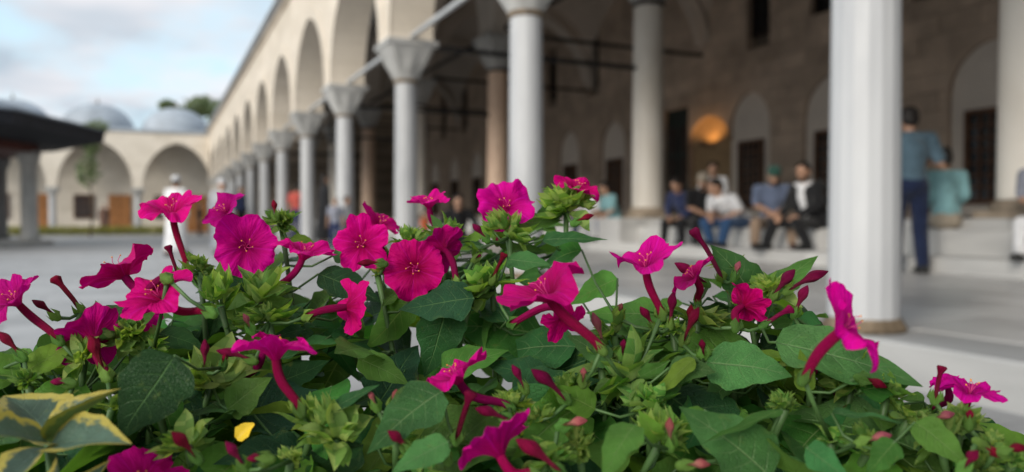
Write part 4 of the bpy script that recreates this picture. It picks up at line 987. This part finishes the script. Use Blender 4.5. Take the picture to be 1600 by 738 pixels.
F(430, 548, 60, (-.12, .97, .08), 470, 642, -.01, z=.38, cup=.5, seed=24, lob=.2, ruf=.12)
F(548, 480, 42, (.82, .05, -.3), 480, 495, .0, z=.46, cup=.4, seed=25, anth=0)
F(712, 588, 58, (-.5, .8, .12), 796, 636, .0, z=.39, cup=.45, seed=26)
F(776, 700, 68, (-.4, .8, -.15), 838, 745, -.03, z=.35, cup=.45, seed=27)
F(222, 752, 60, (.0, .5, .8), 230, 800, .03, z=.36, cup=.35, seed=28)
F(415, 530, 20, (.1, .9, .1), 376, 600, .02, z=.42, cup=.8, seed=29, anth=0)
F(1290, 580, 26, (.3, .5, .8), 1310, 620, .03, z=.44, cup=.4, seed=30, anth=0)
F(225, 490, 30, (.2, .2, .9), 250, 530, .04, z=.46, cup=.4, seed=31, anth=0)

# ---- buds
def bud(bx, by, tx, ty, w=1.0, pale=False, open_=False, dz=0.):
    z = zdef((by + ty) / 2) - .012; B = at(bx, by, z); T = at(tx, ty, z + dz); kx = plant_for(bx); root = plants[kx]; L = (T - B).length; hero.append(((bx + tx) / 2, (by + ty) / 2, 13, z))
    ax = (T - B) / L; sg = ax.orthogonal().normalized(); m = MB(); m.uv = []; n = 10; rr = []
    u = ax.orthogonal().normalized(); v = ax.cross(u); N = 18; bow = Vector((0, 0, 1)) * L * .05
    prof = lambda f: .30 + .70 * math.exp(-((f - .68) / .2) ** 2) if f < .68 else max(.08, 1 - ((f - .68) / .32) ** 1.6 * .92)
    if open_: prof = lambda f: .4 + .1 * f + .75 * max(0, (f - .72) / .28) ** 1.3 if f < .97 else .8
    Wd = min(.0033, .0012 + L * .06) * w
    for k in range(N + 1):
        f = k / N; ring = []
        for j in range(n * 2):
            a = math.pi * j / n; tw = a + f * 2.2; rd = Wd * prof(f) * (1 + .09 * math.cos(5 * a)); ring.append(B + ax * L * f + bow * math.sin(math.pi * f) + (u * math.cos(tw) + v * math.sin(tw)) * rd); m.uv.append((j / (2 * n), f))
        rr.append(ring)
    m.rings(rr); o = m.build('bud', M['bud_pale'] if pale else M['bud'], root, True)
    cm_ = MB(); cm_.uv = []; calyx(cm_, B - ax * .002, ax, .0068, rng); link('calyx', cm_.mesh('calyx', M['calyx2'], True), o)
    near = min((s for s in stem_pts if s[1] == kx), key=lambda s: (s[0] - B).length)[0]; stem_pts.append((B, kx))
    if (near - B).length > .003: twigs[kx].tube([near, near.lerp(B, .5) - Vector((0, 0, .002)), B], [.0012, .0010, .0012], 6)
for a in [(128, 488, 84, 434, 1.1, False, True), (90, 497, 50, 469), (38, 562, -4, 518), (162, 584, 140, 524, 1.3), (278, 432, 262, 384, 1, False, True), (320, 582, 320, 530), (398, 565, 338, 548), (312, 720, 268, 675, 1.2), (116, 600, 78, 597), (385, 735, 352, 690), (424, 718, 385, 717), (348, 575, 352, 553),
          (762, 377, 738, 350, 1.1), (768, 442, 789, 396, 1, False, True), (602, 413, 558, 412), (740, 408, 752, 398), (888, 628, 830, 577, 1.2), (822, 612, 800, 570), (712, 692, 737, 612, 1.1, False, True), (800, 660, 742, 638, 1.1), (880, 742, 806, 686, 1.2), (872, 668, 918, 657, 1.1, True), (911, 602, 912, 574, 1, True), (963, 496, 972, 474, 1, True), (1024, 516, 1000, 479, 1.1), (1047, 512, 1052, 456, 1.1), (1066, 538, 1092, 480, 1.1), (1076, 520, 1080, 476), (1106, 446, 1054, 411, 1.2), (1130, 438, 1082, 358, 1, False, True), (1146, 438, 1156, 408, 1, True), (1206, 468, 1242, 421, 1.3), (1226, 458, 1294, 424, 1.1), (1240, 495, 1262, 446, 1.2), (1190, 512, 1238, 482, 1.1, False, True), (1340, 694, 1394, 680, 1, True), (1450, 660, 1492, 646, 1, True), (1514, 668, 1516, 640, 1), (644, 708, 606, 673, 1.1), (700, 722, 693, 690), (895, 350, 928, 336, 1), (1047, 702, 1046, 652, 1, True), (1062, 728, 1110, 726, 1, True), (1556, 706, 1606, 700), (1526, 690, 1564, 716), (432, 342, 427, 312), (1460, 628, 1472, 572, 1, False, True), (1340, 590, 1386, 606, 1.1), (1500, 738, 1528, 704, 1.2), (945, 545, 926, 488, 1, True), (972, 560, 975, 530), (1100, 560, 1096, 530), (590, 640, 575, 610, .8, True), (610, 640, 620, 608, .8, True), (395, 520, 380, 490, .9, True)]: bud(*a)

# ---- hero leaves: base px, tip px, width px, normal(r,u,toward), dz tip, material
hl = [(1212, 535, 1452, 582, 1.15, (.1, .75, .5), -.02, 1, -.01), (1104, 566, 1238, 585, 1.6, (.0, .6, .75), -.02, 1, 0), (1192, 470, 1277, 396, 1.0, (-.6, .1, .8), .02, 0, .01), (1180, 468, 1118, 380, 1.25, (.35, .1, .9), .0, 1, .004), (1043, 494, 912, 476, .9, (0, .6, .75), .02, 0, .03), (1205, 748, 1075, 628, 1.15, (-.2, .5, .8), .0, 1, -.01), (992, 664, 934, 742, 1.0, (-.2, .5, .8), -.02, 0, -.015), (848, 375, 948, 363, .9, (.0, .8, .5), -.01, 1, 0), (848, 348, 889, 296, 1.0, (-.4, .1, .9), .01, 0, .01), (793, 405, 860, 414, 1.2, (0, .7, .6), -.01, 1, 0),
      (272, 556, 186, 692, 1.5, (-.1, .35, .9), -.01, 2, -.02), (36, 582, 130, 530, .95, (-.2, .5, .8), .01, 3, 0), (138, 500, 208, 478, 1.1, (0, .7, .6), 0, 1, 0), (165, 505, 152, 468, 1.1, (.3, .2, .9), 0, 3, 0), (498, 428, 596, 470, 1.25, (.1, .6, .7), 0, 2, .02), (740, 466, 622, 478, 1.2, (0, .6, .75), .0, 2, .0), (690, 575, 792, 540, 1.2, (.0, .6, .75), 0, 0, .03), (690, 612, 566, 694, 1.2, (-.1, .6, .7), -.02, 1, -.01), (508, 645, 592, 599, .75, (-.3, .7, .5), 0, 1, -.015), (1045, 575, 1118, 580, 1.5, (0, .55, .8), -.01, 1, -.01), (1085, 560, 1010, 625, .8, (-.4, .5, .7), 0, 3, -.01), (955, 565, 888, 522, 1.2, (.1, .5, .8), 0, 1, -.01), (965, 436, 885, 470, 1.0, (0, .5, .8), 0, 0, .04), (800, 620, 940, 590, 1.2, (0, .5, .8), 0, 2, .04), (1222, 640, 1092, 690, .7, (-.2, .85, .3), -.01, 0, -.02), (1300, 646, 1440, 650, .6, (0, .9, .35), -.01, 1, -.02), (1430, 660, 1520, 720, 1.2, (.0, .6, .7), -.02, 0, 0), (1262, 612, 1246, 548, 1.0, (-.3, 0, 1), 0, 3, -.015), (1345, 610, 1436, 590, 1.1, (0, .5, .8), 0, 0, 0), (850, 590, 760, 560, 1.2, (0, .5, .8), 0, 2, .04),
      (640, 470, 570, 545, 1.3, (-.2, .3, .9), 0, 3, .05), (700, 480, 660, 590, 1.2, (.2, .3, .9), 0, 2, .04), (560, 560, 640, 600, 1.2, (0, .5, .8), 0, 0, .03), (430, 600, 510, 560, 1.3, (0, .5, .8), 0, 2, .04), (355, 640, 420, 590, 1.4, (-.1, .4, .9), 0, 0, 0), (700, 690, 610, 735, 1.2, (0, .6, .7), -.01, 1, -.01), (930, 640, 860, 600, 1.2, (.1, .4, .9), 0, 3, 0), (1260, 700, 1330, 745, 1.4, (0, .5, .8), -.01, 1, -.01), (1400, 690, 1350, 740, 1.2, (0, .5, .8), 0, 0, -.01), (240, 600, 285, 690, 1.3, (.1, .4, .9), 0, 0, .03), (1030, 690, 1000, 640, 1.1, (0, .3, .9), 0, 3, -.01), (1100, 640, 1045, 690, 1.0, (.0, .5, .8), 0, 3, .0), (770, 360, 720, 372, 1.1, (0, .6, .7), 0, 3, .01), (800, 350, 880, 338, 1.0, (0, .6, .7), 0, 0, .015), (455, 372, 500, 385, 1.0, (0, .6, .7), 0, 3, .01), (690, 360, 672, 335, 1, (0, .2, .9), 0, 1, .01), (520, 400, 600, 385, 1, (0, .7, .7), 0, 1, .02), (330, 440, 395, 460, 1.2, (0, .5, .8), 0, 2, .02), (250, 520, 320, 545, 1.2, (0, .5, .8), 0, 2, .02)]
rl = random.Random(23)
def attach(p, kx, rad=.0008):
    near = min((s for s in stem_pts if s[1] == kx), key=lambda s: (s[0] - p).length + (.03 if s[0].z > p.z + .01 else 0))[0]
    md = near.lerp(p, .55) + Vector((0, 0, -.004)); twigs[kx].tube([near, md, p], [rad * 1.25, rad, rad * .9], 5)
for bx, by, tx, ty, ws, nn, dz, mi, dz0 in hl:
    z = zdef((by + ty) / 2) + dz0; B = at(bx, by, z); T = at(tx, ty, z + dz); kx = plant_for(bx); vi = 10 + rl.randrange(6)
    leaf_at('leaf', leaf_mesh(mi, vi), plants[kx], B, T, lvec((bx + tx) / 2, (by + ty) / 2, nn), ws); attach(B, kx)
    hero.append(((bx + tx) / 2, (by + ty) / 2, .22 * math.hypot(bx - tx, by - ty), z))
# ---- the rest of the foliage, kept under the plants' outline and behind the leaves in front
gaps = [(480, 432, 26), (550, 585, 26), (800, 560, 30), (560, 440, 18), (655, 640, 16), (925, 470, 22), (1160, 600, 14), (930, 455, 30)]
cnt = {k: 0 for k in plants}
tries = 0; made = 0
while made < 1250 and tries < 30000:
    tries += 1; px = rl.uniform(-90, 1690); top = env(px); py = top + 18 + (rl.random() ** 1.15) * (860 - top)
    z = zdef(py) + rl.uniform(.025, .15); B = at(px, py, z); kx = plant_for(px + rl.uniform(-60, 60))
    if B.z < SOIL + .02: continue
    th = rl.uniform(0, 2 * math.pi); el_ = rl.uniform(-.55, .45); d = Vector((math.cos(th) * math.cos(el_), math.sin(th) * math.cos(el_), math.sin(el_)))
    d = (d + Rt * 0 - Fw * .25).normalized(); L = rl.choice((rl.uniform(.018, .035), rl.uniform(.035, .075), rl.uniform(.04, .08))) * (.75 if py < top + 70 else 1)
    T = B + d * L; mid_ = B + d * L * .5; ok = True
    for q in (T, mid_, B):
        a, b, zz = proj(q)
        if b < env(a) + 6: ok = False; break
        for gx, gy, gr in gaps:
            if math.hypot(a - gx, b - gy) < gr: ok = False
        for hx, hy, hr, hz in hero:
            if zz < hz + .012 and math.hypot(a - hx, b - hy) < hr * 1.05 + 8: ok = False; break
        if not ok: break
    if not ok: continue
    nr = (Vector((0, 0, 1)) * .9 - Fw * rl.uniform(.0, .8) + Vector((rl.gauss(0, .35), rl.gauss(0, .35), 0))).normalized()
    mi = rl.choices((0, 1, 2, 3), (.36, .2, .2, .24))[0]
    leaf_at('leaf', leaf_mesh(mi, rl.randrange(10)), plants[kx], B, T, nr, rl.uniform(.95, 1.45)); attach(B, kx); made += 1
for kx, m in twigs.items(): tag(m.build('twigs', M['stem'], plants[kx], True), None, None, None, 'stuff')

# ---- variegated shrub at the lower left
vp = at(70, 369, .36); vs_ = empty('variegated_shrub', (vp.x, vp.y, SOIL)); tag(vs_, 'shrub with yellow edged grey green leaves at the lower left corner', 'shrub')
vt = MB(); c0 = at(78, 694, .335); vt.tube([(vp.x, vp.y, SOIL - .01), vs_.location.lerp(c0, .5) + Vector((.01, 0, 0)), c0], [.004, .003, .0022], 7)
c1 = at(120, 790, .33); vt.tube([(vp.x, vp.y, SOIL - .01), c1], [.003, .002], 7); c2 = at(-10, 760, .32); vt.tube([(vp.x, vp.y, SOIL - .01), c2], [.003, .002], 7)
vt.build('stem', M['stem'], vs_, True)
vm = []
for q in range(5):
    vm.append(grid_leaf(leaf_prof(.44, .62), (.25, .05, .22, .25, .3)[q], (.85, .6, .5, .45, .5)[q], .08, (.2, -.2, .3, 0, -.3)[q], 90 + q, 16, 4).mesh('leaf', M['varieg'], True))
for (bx, by, tx, ty, ws, nn, dz, q, zb) in [(80, 692, 160, 594, .75, (-.75, .45, .45), .0, 0, .335), (84, 688, 8, 612, 1.15, (.45, .75, .5), .02, 1, .34), (80, 694, 178, 674, .9, (.0, .75, .6), -.02, 2, .33), (76, 696, -30, 650, 1.1, (.1, .8, .5), -.03, 3, .33), (70, 700, -20, 760, 1.2, (-.2, .5, .8), -.03, 4, .33), (120, 790, 160, 722, .9, (.1, .6, .7), 0, 2, .33), (120, 790, 60, 735, 1, (-.2, .6, .7), -.02, 3, .325), (-10, 760, 40, 700, 1.1, (.2, .5, .8), .01, 1, .335), (78, 700, 120, 640, 1.0, (.1, .3, .9), .04, 3, .35)]:
    leaf_at('leaf', vm[q], vs_, at(bx, by, zb), at(tx, ty, zb + dz), cvec(*nn), ws)
ym = grid_leaf(lambda v: .33 * math.sin(math.pi * min(.97, max(.03, v))) ** .6, .4, .9, .2, .6, 3, 8, 3).mesh('fallen_petal', M['yellow'], True)
yo = bpy.data.objects.new('fallen_petal', ym); COL.objects.link(yo); b = at(370, 686, .375); t = at(392, 664, .375); d = (t - b); y_ = d.normalized(); z_ = cvec(0, .4, .9); z_ = (z_ - y_ * z_.dot(y_)).normalized(); x_ = y_.cross(z_)
mt = Matrix((x_, y_, z_)).transposed().to_4x4(); mt.translation = b; yo.matrix_basis = mt @ Matrix.Diagonal((d.length * 1.4, d.length, d.length, 1))
tag(yo, 'small bright yellow fallen petal caught among the leaves', 'petal')

# ---- the planter below
pc = at(760, 369, .50); rot = -YAW
pl = empty('stone_planter', (pc.x, pc.y, 0), rot); tag(pl, 'long stone planter holding the flowering plants', 'planter')
m = MB(); Lx, Ly, hz, t = .95, .27, .37, .04
for a, b in (((-Lx, -Ly, 0), (Lx, -Ly + t, hz)), ((-Lx, Ly - t, 0), (Lx, Ly, hz)), ((-Lx, -Ly + t, 0), (-Lx + t, Ly - t, hz)), ((Lx - t, -Ly + t, 0), (Lx, Ly - t, hz))): m.box(a, b)
m.build('planter_wall', M['planter'], pl, keep=False)
m = MB(); N = 30
for i in range(N + 1):
    for j in range(11):
        x = -Lx + t + (2*Lx - 2*t) * i / N; y = -Ly + t + (2*Ly - 2*t) * j / 10; m.v.append(Vector((x, y, SOIL - .005 + .008 * noise.noise(Vector((x * 14, y * 14, 0))))))
for i in range(N):
    for j in range(10): a = i * 11 + j; m.f.append((a, a + 11, a + 12, a + 1))
m.build('soil', M['soil'], pl, True, keep=False)
bpy.context.view_layer.update()
